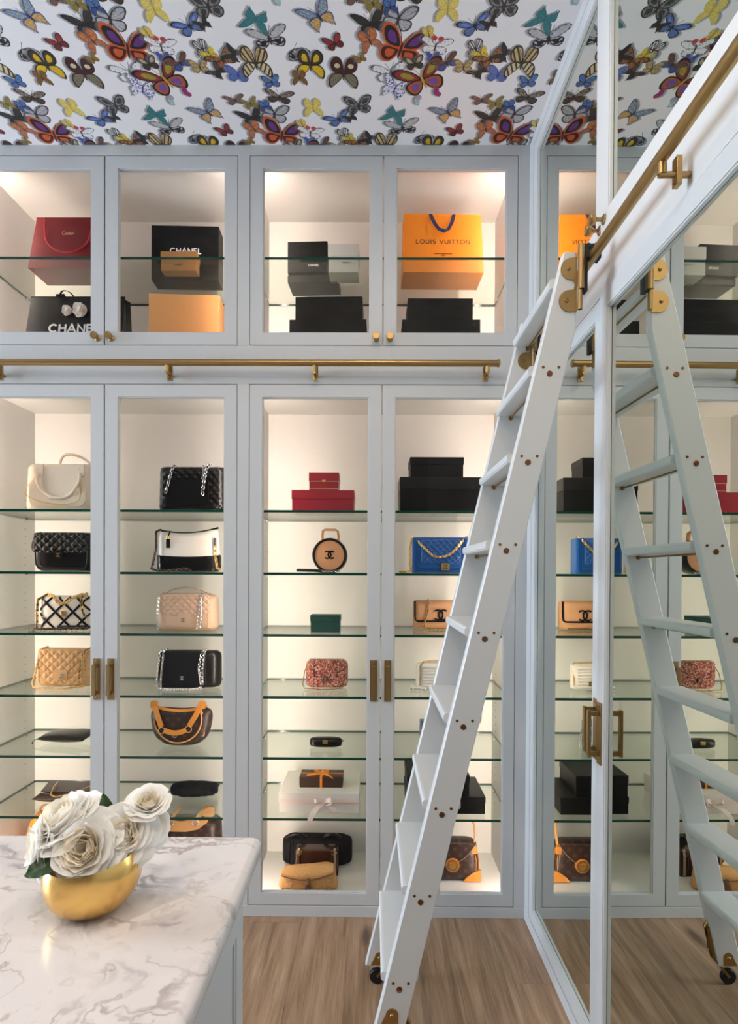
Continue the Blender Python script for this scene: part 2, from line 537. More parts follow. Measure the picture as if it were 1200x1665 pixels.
        fl = [p.use_smooth for p in me.polygons]
        me.set_sharp_from_angle(angle=math.radians(50))
        me.polygons.foreach_set('use_smooth', fl)
        me.update()
        o = bpy.data.objects.new(name, me)
        COL.objects.link(o)
        if parent is not None:
            o.parent = parent
        return o


def raw(name, verts, faces, mat, parent=None):
    b = MB(); b.add(verts, faces)
    return b.build(name, mat, parent)


def thing(name, label, cat, loc=(0, 0, 0), rz=0.0, group=None):
    o = bpy.data.objects.new(name, None)
    o.empty_display_size = 0.05
    COL.objects.link(o)
    o.location = loc
    o.rotation_euler = (0, 0, rz)
    o['label'] = label; o['category'] = cat
    if group:
        o['group'] = group
    return o


def tag(o, label, cat, group=None):
    o['label'] = label; o['category'] = cat
    if group:
        o['group'] = group
    return o


def struct(o):
    o['kind'] = 'structure'
    return o


def stuff(o):
    o['kind'] = 'stuff'
    return o


def _arc(cx, cy, rx, ry, a0, a1, n=14):
    return [(cx + rx * math.cos(math.radians(a0 + (a1 - a0) * i / n)), cy + ry * math.sin(math.radians(a0 + (a1 - a0) * i / n))) for i in range(n + 1)]


# geometric capitals as pen strokes in a unit-high box: (advance width, strokes)
GLYPH = {
    'C': (0.92, [_arc(0.47, 0.5, 0.44, 0.44, 42, 318, 20)]),
    'H': (0.84, [[(0.08, 0), (0.08, 1)], [(0.76, 0), (0.76, 1)], [(0.08, 0.5), (0.76, 0.5)]]),
    'A': (0.94, [[(0.03, 0), (0.47, 0.97), (0.91, 0)], [(0.22, 0.30), (0.72, 0.30)]]),
    'N': (0.88, [[(0.08, 0), (0.08, 0.96), (0.80, 0.04), (0.80, 1)]]),
    'E': (0.66, [[(0.60, 0.06), (0.08, 0.06), (0.08, 0.94), (0.60, 0.94)], [(0.08, 0.5), (0.54, 0.5)]]),
    'L': (0.60, [[(0.08, 1), (0.08, 0.06), (0.56, 0.06)]]),
    'O': (1.02, [_arc(0.51, 0.5, 0.45, 0.45, 0, 360, 28)]),
    'U': (0.84, [[(0.08, 1)] + _arc(0.42, 0.38, 0.34, 0.33, 180, 360, 12) + [(0.76, 1)]]),
    'I': (0.26, [[(0.13, 0), (0.13, 1)]]),
    'S': (0.66, [_arc(0.33, 0.72, 0.25, 0.22, 35, 250, 12) + _arc(0.33, 0.28, 0.27, 0.23, 70, -145, 12)]),
    'V': (0.86, [[(0.03, 1), (0.43, 0.03), (0.83, 1)]]),
    'T': (0.70, [[(0.02, 0.94), (0.68, 0.94)], [(0.35, 0), (0.35, 0.94)]]),
    'M': (1.0, [[(0.08, 0), (0.12, 0.96), (0.5, 0.2), (0.88, 0.96), (0.92, 0)]]),
    'F': (0.62, [[(0.08, 0), (0.08, 0.94), (0.58, 0.94)], [(0.08, 0.5), (0.52, 0.5)]]),
    'D': (0.86, [[(0.08, 0.06), (0.08, 0.94)] + _arc(0.36, 0.5, 0.44, 0.44, 90, -90, 12) + [(0.08, 0.06)]]),
    'P': (0.66, [[(0.08, 0), (0.08, 0.94)] + _arc(0.36, 0.70, 0.24, 0.24, 90, -90, 8) + [(0.08, 0.46)]]),
    'R': (0.70, [[(0.08, 0), (0.08, 0.94)] + _arc(0.36, 0.70, 0.24, 0.24, 90, -90, 8) + [(0.08, 0.46)], [(0.34, 0.46), (0.64, 0)]]),
    '1': (0.4, [[(0.08, 0.8), (0.24, 1), (0.24, 0)]]),
    '8': (0.66, [_arc(0.33, 0.74, 0.22, 0.21, 0, 360, 16), _arc(0.33, 0.27, 0.26, 0.25, 0, 360, 16)]),
    '5': (0.62, [[(0.54, 0.94), (0.14, 0.94), (0.10, 0.52)] + _arc(0.30, 0.31, 0.26, 0.27, 110, -140, 12)]),
    '4': (0.66, [[(0.46, 0), (0.46, 0.97), (0.04, 0.28), (0.62, 0.28)]]),
    ' ': (0.42, []),
}


def text(name, s, height, mat, parent, loc, weight=0.16, spacing=0.10, tilt=0.0, sx=1.0):
    """printed capitals, centred on loc, reading from -y; tilt leans the line with the face it is printed on"""
    tot = sum(GLYPH[c][0] for c in s) + spacing * (len(s) - 1)
    m = MB()
    x = -tot / 2
    w = weight / 2
    for c in s:
        adv, strokes = GLYPH[c]
        for st in strokes:
            P = [Vector((px, pz)) for px, pz in st]
            closed = (P[0] - P[-1]).length < 1e-4 and len(P) > 3
            if closed:
                P = P[:-1]
            n = len(P)
            L, R = [], []
            for i, p in enumerate(P):
                a = P[(i - 1) % n] if closed or i > 0 else None
                b = P[(i + 1) % n] if closed or i < n - 1 else None
                d1 = (p - a).normalized() if a is not None else (b - p).normalized()
                d2 = (b - p).normalized() if b is not None else d1
                nn = (Vector((-d1.y, d1.x)) + Vector((-d2.y, d2.x)))
                nn = nn.normalized() if nn.length > 1e-5 else Vector((-d1.y, d1.x))
                k = w / max(0.45, nn.dot(Vector((-d1.y, d1.x))))
                L.append(p + nn * k); R.append(p - nn * k)
            pts = []
            for q in L + R:
                X, Z = (x + q.x) * height * sx, (q.y - 0.5) * height
                pts.append((X, Z * math.sin(tilt), Z * math.cos(tilt)))
            d = 0.0006
            V = [(p[0], p[1] - d, p[2]) for p in pts] + [(p[0], p[1] + d, p[2]) for p in pts]
            F = []
            for i in range(n if closed else n - 1):
                j = (i + 1) % n
                F += [(i, j, n + j, n + i), (2 * n + i, 3 * n + i, 3 * n + j, 2 * n + j), (i, 2 * n + i, 2 * n + j, j), (n + i, n + j, 3 * n + j, 3 * n + i)]
            if not closed:
                F += [(0, n, 3 * n, 2 * n), (n - 1, 3 * n - 1, 4 * n - 1, 2 * n - 1)]
            m.add(V, F)
        x += adv + spacing
    o = m.build(name, mat, parent)
    o.location = loc
    return o


def arc(cx, cz, rx, rz, a0, a1, n, y=0.0):
    return [(cx + rx * math.cos(a0 + (a1 - a0) * i / n), y, cz + rz * math.sin(a0 + (a1 - a0) * i / n)) for i in range(n + 1)]


def bez(p0, p1, p2, p3, n=12):
    p0, p1, p2, p3 = map(Vector, (p0, p1, p2, p3))
    return [p0 * (1 - t) ** 3 + p1 * 3 * t * (1 - t) ** 2 + p2 * 3 * t * t * (1 - t) + p3 * t ** 3 for t in [i / n for i in range(n + 1)]]


def cc(mb, cx, cz, r, y, w=None, d=0.0025, mi=0):
    w = w or r * 0.30
    g = 0.85
    for s in (1, -1):
        off = 0.50 * r
        if s > 0:
            mb.arc_band(cx + off, cz, r - w, r, g, 2 * PI - g, y - d, y, 16, mi)
        else:
            mb.arc_band(cx - off, cz, r - w, r, PI - g, -PI + g, y - d, y, 16, mi)


def pillow(mb, w, h, d, kc=10, p=8, q=8, wtop=1.0, wbot=1.0, topf=None, botf=None, quilt=None, nu=24, nv=18, cx=0.0, cy=0.0, z0=0.0, mi=0, lean=0.0, backflat=1.0):
    """closed cushion-like body: outline superellipse of power kc, thickness falling to the rim by powers p (across) and q (up)"""
    def sample(n):
        return [math.sin((-1 + 2 * i / n) * PI / 2) for i in range(n + 1)]
    S, T = sample(nu), sample(nv)

    def pt(s, t, side):
        W = (wbot + (wtop - wbot) * (t + 1) / 2) * w / 2
        # map the square onto the superellipse
        den = (abs(s) ** kc + abs(t) ** kc)
        mxx = max(abs(s), abs(t))
        f = mxx / den ** (1 / kc) if den > 0 else 1.0
        xs, ts = s * f, t * f
        bul = max(0.0, (1 - abs(s) ** p)) ** 0.5 * max(0.0, (1 - abs(t) ** q)) ** 0.5
        z = z0 + h * (ts + 1) / 2
        x = cx + xs * W
        if topf: z += topf(xs) * max(0, (ts + 1) / 2)
        if botf: z += botf(xs) * max(0, (1 - ts) / 2)
        y = d / 2 * bul
        if quilt and side < 0:
            cell, amp = quilt
            a, b2 = (x - cx + (z - z0)) / cell, (x - cx - (z - z0)) / cell
            y += amp * (min(abs(math.sin(PI * a)), abs(math.sin(PI * b2))) ** 0.5 - 0.75) * bul
        return (x, cy + (y * side if side < 0 else y * backflat) + lean * (z - z0), z)
    for side in (-1, 1):
        v = [pt(s, t, side) for t in T for s in S]
        n1 = nu + 1
        mb.add(v, [(j * n1 + i, j * n1 + i + 1, (j + 1) * n1 + i + 1, (j + 1) * n1 + i) for j in range(nv) for i in range(nu)], True, mi)


def rrect(x0, x1, z0, z1, r, n=5, rt=None):
    rt = r if rt is None else rt
    pts = []
    for cx, cz, a, rr in ((x1 - r, z0 + r, -PI / 2, r), (x1 - rt, z1 - rt, 0, rt), (x0 + rt, z1 - rt, PI / 2, rt), (x0 + r, z0 + r, PI, r)):
        for i in range(n + 1):
            t = a + PI / 2 * i / n
            pts.append((cx + rr * math.cos(t), cz + rr * math.sin(t)))
    return pts

# ------------------------------------------------------------------ wallpaper print
def wallpaper():
    TW, TH, PX = 0.86, 0.76, 1400.0         # one repeat (half-drop), metres; pixels per metre
    W, H = int(TW * PX), int(TH * PX)
    img = np.empty((H, W, 3), np.float32)
    img[:] = (0.79, 0.77, 0.79)
    rng = np.random.RandomState(5)

    def chaikin(p, k=2):
        p = np.array(p, float)
        for _ in range(k):
            q = np.roll(p, -1, 0)
            p = np.stack([p * .75 + q * .25, p * .25 + q * .75], 1).reshape(-1, 2)
        return p

    def inside(poly, X, Y):
        r = np.zeros(X.shape, bool)
        x0, y0 = poly[-1]
        for x1, y1 in poly:
            if y0 != y1:
                c = ((y1 > Y) != (y0 > Y)) & (X < (x0 - x1) * (Y - y1) / (y0 - y1) + x1)
                r ^= c
            x0, y0 = x1, y1
        return r

    def paint(poly, col, alpha=1.0, pattern=None):
        # poly in metres (a = world x, b = minus world y); repeated on the half-drop lattice
        poly = np.asarray(poly)
        for da, db in ((0, 0), (-0.43, -0.38)):
            P = (poly + (da, db)) * PX
            x0, y0 = np.floor(P.min(0)).astype(int) - 1
            x1, y1 = np.ceil(P.max(0)).astype(int) + 2
            X, Y = np.meshgrid(np.arange(x0, x1) + .5, np.arange(y0, y1) + .5)
            m = inside(P, X, Y)
            if pattern is not None:
                m = m & pattern(X / PX - da, Y / PX - db)
            ix, iy = np.arange(x0, x1) % W, np.arange(y0, y1) % H
            sub = img[np.ix_(iy, ix)]
            mm = m[..., None] * alpha
            img[np.ix_(iy, ix)] = sub * (1 - mm) + np.array(col, np.float32) * mm

    FORE = {'round': [(0, 0.12), (0.15, 0.55), (0.48, 0.98), (0.92, 1.08), (1.04, 0.82), (0.92, 0.45), (0.76, 0.15), (0.4, 0.0), (0, -0.02)],
            'sharp': [(0, 0.10), (0.22, 0.55), (0.7, 0.98), (1.12, 1.08), (1.06, 0.8), (0.85, 0.42), (0.7, 0.12), (0.4, 0.0), (0, -0.02)],
            'long': [(0, 0.10), (0.3, 0.5), (0.8, 0.82), (1.22, 0.78), (1.18, 0.5), (0.92, 0.25), (0.5, 0.02), (0, -0.02)],
            'up': [(0, 0.10), (0.04, 0.6), (0.18, 1.08), (0.5, 1.2), (0.76, 0.85), (0.76, 0.4), (0.55, 0.06), (0, -0.02)]}
    HIND = {'round': [(0, 0.05), (0.45, 0.10), (0.8, 0.06), (0.90, -0.25), (0.74, -0.62), (0.4, -0.76), (0.15, -0.5), (0, -0.15)],
            'sharp': [(0, 0.05), (0.5, 0.10), (0.82, -0.05), (0.78, -0.4), (0.66, -0.62), (0.62, -1.05), (0.46, -0.72), (0.15, -0.48), (0, -0.15)],
            'long': [(0, 0.05), (0.5, 0.08), (0.92, -0.05), (0.88, -0.42), (0.62, -0.68), (0.2, -0.48), (0, -0.12)],
            'up': [(0, 0.05), (0.5, 0.12), (0.8, -0.2), (0.88, -0.7), (0.74, -1.1), (0.46, -0.78), (0.15, -0.42), (0, -0.1)]}

    def fly(a, b, size, rot, shape, edge, f1, f2, h1, h2, pat='vein', body=(0.03, 0.02, 0.02), shear=0.0, spot=None, sy=1.0, only=None, eye=None):
        size = size * 0.86
        c, s = math.cos(math.radians(rot)), math.sin(math.radians(rot))

        def T(p):
            p = np.asarray(p, float) * size
            p = p * (1, sy)
            p = np.stack([p[:, 0] + shear * p[:, 1], p[:, 1]], 1)
            return np.stack([a + p[:, 0] * c - p[:, 1] * s, b + p[:, 0] * s + p[:, 1] * c], 1)

        def inv(X, Y):
            dx, dy = X - a, Y - b
            u = (dx * c + dy * s) / size
            v = (-dx * s + dy * c) / size / sy
            return u - shear * v * sy, v
        wings = []
        for side in (1, -1):
            if only and side != only:
                continue
            for base, c1, c2, fore in ((HIND[shape], h1, h2, 0), (FORE[shape], f1, f2, 1)):
                wings.append((chaikin([(x * side, y) for x, y in base]), c1, c2, fore))
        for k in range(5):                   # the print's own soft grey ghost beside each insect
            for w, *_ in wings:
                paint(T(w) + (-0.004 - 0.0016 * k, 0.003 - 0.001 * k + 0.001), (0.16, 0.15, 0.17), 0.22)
        for w, c1, c2, fore in wings:
            cen = w.mean(0) * (0.9, 0.95)
            paint(T(w), edge)
            if c1 is None:
                continue
            paint(T(cen + (w - cen) * 0.80), c1)
            if c2 is not None:
                paint(T(cen + (w - cen) * (0.46, 0.5)), c2)
            if pat == 'vein':
                def vp(X, Y):
                    u, v = inv(X, Y)
                    return np.abs(np.sin(np.arctan2(v, np.abs(u) + 1e-6) * 9)) < 0.16
                paint(T(w), edge, 0.9, vp)
            elif pat == 'stripe':
                def sp(X, Y):
                    u, v = inv(X, Y)
                    return np.sin((np.abs(u) * 0.9 - v * 0.35) * 26) > 0.35
                paint(T(w), edge, 1, sp)
            elif pat == 'leopard':
                def lp(X, Y):
                    u, v = inv(X, Y)
                    return np.sin(u * 34 + 2 * np.sin(v * 21)) * np.sin(v * 34 + 2 * np.sin(u * 17)) > 0.12
                paint(T(w), c2 or edge, 1, lp)
            elif pat == 'swirl':
                def sw(X, Y):
                    u, v = inv(X, Y)
                    return np.sin(26 * np.hypot(np.abs(u) - .45, v - .3) + 3 * np.arctan2(v - .3, np.abs(u) - .45)) > 0.1
                paint(T(cen + (w - cen) * 0.93), c1 if c2 is None else c2, 1, sw)
            elif pat == 'glass':
                def gp(X, Y):
                    u, v = inv(X, Y)
                    return (np.sin(u * 19 + v * 9) > 0.25)
                def gq(X, Y):
                    u, v = inv(X, Y)
                    return (np.sin(u * 19 + v * 9) > -.1) & (np.sin(v * 23 - u * 7) > 0.2)
                paint(T(cen + (w - cen) * 0.85), (0.75, 0.45, 0.05), 1, gq)
                paint(T(w), edge, 1, lambda X, Y: np.abs(np.sin((inv(X, Y)[0] * 1.3 + inv(X, Y)[1]) * 11)) < 0.22)
            elif pat == 'scribble':
                def cp(X, Y):
                    u, v = inv(X, Y)
                    return np.abs(np.sin(u * 14 + 3 * np.sin(v * 11)) + np.sin(v * 15 + 2.4 * np.sin(u * 12))) > 0.42
                paint(T(cen + (w - cen) * 0.92), (0.79, 0.77, 0.79), 1, cp)
            if spot is not None and fore:
                for (sx_, sy_, sr) in spot[1:]:
                    ang = np.linspace(0, 2 * PI, 14)
                    sg = 1 if w[:, 0].mean() > 0 else -1
                    paint(T(np.stack([sg * sx_ + sr * np.cos(ang), sy_ + sr * np.sin(ang)], 1)), spot[0])
        if body is not None:
            paint(T(chaikin([(0.06, 0.3), (0.05, -0.45), (-0.05, -0.45), (-0.06, 0.3)])), body)
            for sg in (1, -1):
                paint(T([(0.02 * sg, 0.28), (0.26 * sg, 0.85), (0.29 * sg, 0.84), (0.05 * sg, 0.27)]), body)

    K = (0.012, 0.010, 0.012)
    OR, PU, YE, BL = (0.62, 0.10, 0.015), (0.13, 0.03, 0.22), (0.70, 0.50, 0.05), (0.09, 0.17, 0.50)
    CR, OL, TE, RE = (0.62, 0.45, 0.22), (0.21, 0.19, 0.12), (0.03, 0.17, 0.19), (0.35, 0.03, 0.03)
    # a: world x, b: minus world y (up in the picture)
    fly(-0.345, 0.300, 0.035, 8, 'round', K, (0.10, 0.25, 0.55), (0.05, 0.20, 0.60), BL, None)
    fly(0.070, 0.535, 0.060, -12, 'round', (0.05, 0.05, 0.06), (0.45, 0.44, 0.47), None, (0.5, 0.49, 0.52), None)
    fly(0.045, 0.575, 0.030, 10, 'up', K, (0.06, 0.18, 0.55), None, (0.03, 0.09, 0.3), None)
    fly(-0.010, 0.520, 0.055, 18, 'sharp', K, (0.03, 0.03, 0.03), None, (0.02, 0.02, 0.02), None)
    fly(-0.015, 0.460, 0.046, 20, 'up', (0.30, 0.10, 0.05), (0.72, 0.22, 0.06), None, (0.6, 0.2, 0.1), None, 'leopard')
    fly(0.082, 0.432, 0.088, -14, 'round', OR, K, PU, (0.05, 0.01, 0.01), OR, None, sy=1.05)
    fly(0.213, 0.565, 0.046, 2, 'up', (0.72, 0.55, 0.10), (0.78, 0.62, 0.16), None, (0.78, 0.62, 0.16), None, None, body=(0.5, 0.35, 0.03))
    fly(0.165, 0.485, 0.027, 15, 'up', (0.65, 0.45, 0.05), (0.75, 0.56, 0.13), None, (0.72, 0.52, 0.1), None, None)
    fly(0.190, 0.440, 0.050, -8, 'long', K, (0.66, 0.65, 0.66), None, (0.66, 0.65, 0.66), None, 'scribble', spot=((0.6, 0.06, 0.06), (0.25, 0.7, 0.22)))
    fly(0.185, 0.400, 0.024, 0, 'round', (0.02, 0.05, 0.35), (0.04, 0.1, 0.5), None, (0.04, 0.1, 0.5), None)
    fly(0.055, 0.338, 0.060, 10, 'long', K, (0.68, 0.67, 0.68), None, (0.68, 0.67, 0.68), None, 'scribble')
    fly(0.070, 0.275, 0.056, -20, 'sharp', (0.02, 0.04, 0.28), (0.04, 0.08, 0.42), None, (0.05, 0.10, 0.45), None, 'scribble', body=(0.02, 0.04, 0.28))
    fly(0.160, 0.312, 0.084, 24, 'long', K, (0.28, 0.02, 0.03), (0.32, 0.30, 0.03), (0.45, 0.10, 0.02), (0.16, 0.08, 0.36), None, sy=1.25, body=(0.5, 0.35, 0.05))
    fly(0.205, 0.250, 0.030, 30, 'round', (0.30, 0.02, 0.14), (0.35, 0.03, 0.16), None, (0.4, 0.04, 0.2), None, None, only=1, body=None)
    fly(0.140, 0.232, 0.030, 160, 'round', (0.30, 0.45, 0.50), (0.45, 0.6, 0.65), None, (0.5, 0.35, 0.45), None, None, only=-1, body=None)
    fly(0.130, 0.375, 0.036, 12, 'round', K, OL, (0.55, 0.5, 0.38), (0.05, 0.04, 0.03), None)
    fly(0.232, 0.378, 0.044, 30, 'long', (0.06, 0.03, 0.02), (0.16, 0.075, 0.045), None, (0.05, 0.10, 0.35), None)
    fly(0.290, 0.362, 0.036, 4, 'round', (0.22, 0.13, 0.04), CR, None, (0.6, 0.45, 0.2), None, 'leopard')
    fly(0.318, 0.432, 0.036, 14, 'up', K, (0.72, 0.7, 0.7), None, (0.75, 0.7, 0.6), None, 'stripe')
    fly(0.338, 0.410, 0.028, 30, 'round', YE, (0.72, 0.55, 0.03), None, YE, None, None)
    fly(0.372, 0.392, 0.052, 28, 'long', K, (0.55, 0.20, 0.04), None, (0.5, 0.16, 0.03), None, 'leopard')
    fly(0.410, 0.412, 0.036, 60, 'sharp', K, (0.03, 0.03, 0.03), None, (0.03, 0.03, 0.03), None)
    fly(0.345, 0.345, 0.036, 50, 'sharp', K, (0.12, 0.10, 0.08), None, (0.03, 0.03, 0.03), None, 'stripe')
    fly(0.408, 0.330, 0.044, -4, 'round', (0.03, 0.06, 0.32), (0.12, 0.18, 0.48), None, (0.10, 0.16, 0.45), None, 'swirl', body=(0.03, 0.05, 0.3))
    fly(-0.385, 0.378, 0.068, 0, 'up', (0.05, 0.03, 0.01), CR, None, (0.68, 0.58, 0.36), None, 'stripe')
    fly(-0.325, 0.470, 0.062, 10, 'long', (0.03, 0.03, 0.035), (0.52, 0.51, 0.53), None, (0.52, 0.51, 0.53), K, 'swirl')
    fly(-0.262, 0.425, 0.050, -50, 'round', (0.05, 0.05, 0.05), (0.45, 0.45, 0.45), None, (0.4, 0.4, 0.4), K, 'swirl', only=1)
    fly(-0.208, 0.370, 0.064, -4, 'up', K, (0.06, 0.04, 0.02), (0.68, 0.42, 0.01), (0.74, 0.48, 0.01), None, None, sy=0.95, spot=((0.72, 0.5, 0.02), (0.3, 0.6, 0.07), (0.4, 0.78, 0.05)))
    fly(-0.250, 0.318, 0.034, 0, 'up', (0.13, 0.06, 0.015), (0.24, 0.12, 0.03), None, (0.22, 0.11, 0.03), None)
    fly(-0.102, 0.335, 0.068, -4, 'up', (0.05, 0.012, 0.01), (0.06, 0.012, 0.01), None, OL, None, 'vein', spot=((0.72, 0.62, 0.42), (0.38, 0.55, 0.16)))
    fly(-0.045, 0.395, 0.024, 25, 'round', (0.2, 0.11, 0.02), (0.3, 0.2, 0.04), None, (0.3, 0.16, 0.03), None)
    fly(-0.125, 0.452, 0.036, 24, 'round', K, RE, None, (0.2, 0.02, 0.02), None)
    fly(0.302, 0.512, 0.050, 25, 'long', K, BL, (0.16, 0.27, 0.62), (0.10, 0.19, 0.5), None)
    fly(-0.055, 0.195, 0.056, 6, 'round', (0.02, 0.02, 0.02), (0.30, 0.29, 0.29), (0.04, 0.04, 0.04), (0.30, 0.29, 0.29), (0.04, 0.04, 0.04), 'leopard')
    fly(-0.085, 0.140, 0.028, 30, 'sharp', K, (0.03, 0.03, 0.03), None, (0.03, 0.03, 0.03), None)
    fly(0.075, 0.155, 0.048, 160, 'sharp', TE, (0.035, 0.20, 0.22), None, (0.035, 0.20, 0.22), None, None, body=TE)
    fly(-0.330, 0.235, 0.050, -10, 'long', K, (0.35, 0.27, 0.2), None, (0.10, 0.06, 0.04), None, 'leopard')
    fly(0.375, 0.222, 0.036, 10, 'long', (0.10, 0.04, 0.03), (0.25, 0.12, 0.1), None, (0.2, 0.1, 0.08), None)
    fly(0.425, 0.205, 0.034, 15, 'sharp', (0.17, 0.13, 0.02), (0.28, 0.22, 0.05), None, (0.26, 0.2, 0.04), None, None)
    fly(-0.165, 0.545, 0.058, 28, 'sharp', (0.04, 0.08, 0.25), (0.18, 0.34, 0.55), None, (0.7, 0.4, 0.12), None, 'glass')
    fly(-0.140, 0.185, 0.0, 0, 'up', K, None, None, None, None)

    # printed brush grain inside the insects
    ink = np.abs(img - np.array((0.79, 0.77, 0.79), np.float32)).sum(2) > 0.12
    gr = rng.rand(H // 3 + 1, W // 3 + 1).repeat(3, 0).repeat(3, 1)[:H, :W] * .6 + rng.rand(H, W) * .4
    img *= np.where(ink, 0.50 + 0.70 * gr, 1.0)[..., None]

    im = bpy.data.images.new('butterfly_print', W, H, alpha=False, float_buffer=True)
    px = np.ones((H, W, 4), np.float32)
    px[..., :3] = img
    im.pixels.foreach_set(px.ravel())
    im.update()
    im.pack()
    m, nt, b = nm('butterfly_wallpaper')
    N, L = nt.nodes.new, nt.links.new
    tc = N('ShaderNodeTexCoord')
    mp = N('ShaderNodeMapping')
    mp.inputs['Scale'].default_value = (1 / TW, -1 / TH, 1)
    L(tc.outputs['Object'], mp.inputs[0])
    t = N('ShaderNodeTexImage'); t.image = im; t.extension = 'REPEAT'
    L(mp.outputs[0], t.inputs[0]); L(t.outputs[0], b.inputs['Base Color'])
    b.inputs['Roughness'].default_value = 0.55
    return m


# ------------------------------------------------------------------ room shell
CEIL = 2.985
XL, XR, YF, YB = -4.5, 1.12, -4.3, 0.52

b = MB(); b.box(XL - .1, XR + .1, YF - .1, YB + .1, -0.12, -0.014)
floor = struct(b.build('floor', WOOD))
# oak boards run towards the display wall, ends staggered
pw = 0.185
ncol = int((0.62 - XL) / pw) + 1
for i in range(ncol):
    xa = 0.66 - (i + 1) * pw
    y = YF + random.uniform(0.2, 1.5)
    cuts = [YF]
    while y < 0.0:
        cuts.append(y); y += random.choice((1.5, 1.8, 2.1))
    cuts.append(0.01)
    for a, c in zip(cuts[:-1], cuts[1:]):
        pb = MB()
        dz = random.uniform(-0.0006, 0.0)
        ww, ll = pw - 0.0004, (c - a) - 0.0004
        v = [(x, yy, z) for z, e in ((-0.014, 0), (dz - 0.0003, 0), (dz, 0.0003)) for x, yy in ((-ww / 2 + e, -ll / 2 + e), (ww / 2 - e, -ll / 2 + e), (ww / 2 - e, ll / 2 - e), (-ww / 2 + e, ll / 2 - e))]
        f = [(k + o, (k + 1) % 4 + o, (k + 1) % 4 + 4 + o, k + 4 + o) for o in (0, 4) for k in range(4)] + [(8, 9, 10, 11)]
        pb.add(v, f)
        o = pb.build('plank', WOOD, floor)
        o.location = (xa + pw / 2, (a + c) / 2, 0)

PAPER = wallpaper()
b = MB(); b.box(XL - .1, XR + .1, YF - .1, YB + .1, CEIL, CEIL + 0.15)
struct(b.build('ceiling', PAPER))

b = MB(); b.box(XL - .1, XR + .1, YB, YB + .1, 0, CEIL)
struct(b.build('wall_back', WALLP))
b = MB(); b.box(XL - .1, XR + .1, YF - .1, YF, 0, CEIL)
struct(b.build('wall_front', DARKW))
b = MB(); b.box(0.598, 0.70, YF, -1.535, 0, CEIL); b.box(1.08, 1.18, -1.535, YB, 0, CEIL)
struct(b.build('wall_right', PAINT))
b = MB()
b.box(XL - .1, XL, YF, WIN[0], 0, CEIL); b.box(XL - .1, XL, WIN[1], YB, 0, CEIL)
b.box(XL - .1, XL, WIN[0], WIN[1], 0, WIN[2]); b.box(XL - .1, XL, WIN[0], WIN[1], WIN[3], CEIL)
b.box(XL, -1.602, -0.02, YB, 0, CEIL)
struct(b.build('wall_left', WALLP))
b = MB()
for (y0, y1, z0, z1) in ((WIN[0], WIN[0] + .05, WIN[2], WIN[3]), (WIN[1] - .05, WIN[1], WIN[2], WIN[3]), (WIN[0], WIN[1], WIN[2], WIN[2] + .05), (WIN[0], WIN[1], WIN[3] - .05, WIN[3]), ((WIN[0] + WIN[1]) / 2 - .02, (WIN[0] + WIN[1]) / 2 + .02, WIN[2], WIN[3])):
    b.box(XL - .08, XL + .01, y0, y1, z0, z1)
wn = struct(b.build('window_1', WALLP))
b = MB(); b.box(XL - .05, XL - .046, WIN[0] + .05, WIN[1] - .05, WIN[2] + .05, WIN[3] - .05)
b.build('glass_pane', PANE, wn)

# face frames of the joinery (boards scribed to wall and ceiling)
b = MB(); b.box(-1.602, 0.598, 0.0, 0.02, 2.945, CEIL, b=0.001); struct(b.build('trim_1', PAINT))
b = MB(); b.box(-1.602, 0.598, 0.0, 0.02, 2.066, 2.214, b=0.001); struct(b.build('trim_2', PAINT))
b = MB(); b.box(-1.602, 0.598, -0.002, 0.02, 0.0, 0.042, b=0.001); struct(b.build('baseboard_back', PAINT))
for i, (x0, x1) in enumerate(((-1.602, -1.557), (-0.524, -0.479), (0.555, 0.602))):
    for z0, z1 in ((0.042, 2.066), (2.214, 2.945)):
        b = MB(); b.box(x0, x1, 0.0, 0.02, z0, z1); struct(b.build('trim_%d' % (3 + i * 2 + (z0 > 1)), PAINT))
b = MB(); b.box(0.598, 0.62, -1.535, 0.0, 2.945, CEIL, b=0.001); struct(b.build('trim_9', PAINT))
b = MB(); b.box(0.598, 0.62, -1.535, 0.0, 2.066, 2.214, b=0.001); struct(b.build('trim_10', PAINT))
b = MB(); b.box(0.596, 0.62, -1.535, 0.0, 0.0, 0.042, b=0.001); struct(b.build('baseboard_right', PAINT))
for i, (z0, z1) in enumerate(((0.042, 2.066), (2.214, 2.945))):
    b = MB(); b.box(0.598, 0.62, -0.058, 0.0, z0, z1); struct(b.build('trim_%d' % (11 + i), PAINT))
    b = MB(); b.box(0.598, 0.62, -1.535, -1.474, z0, z1); struct(b.build('trim_%d' % (13 + i), PAINT))


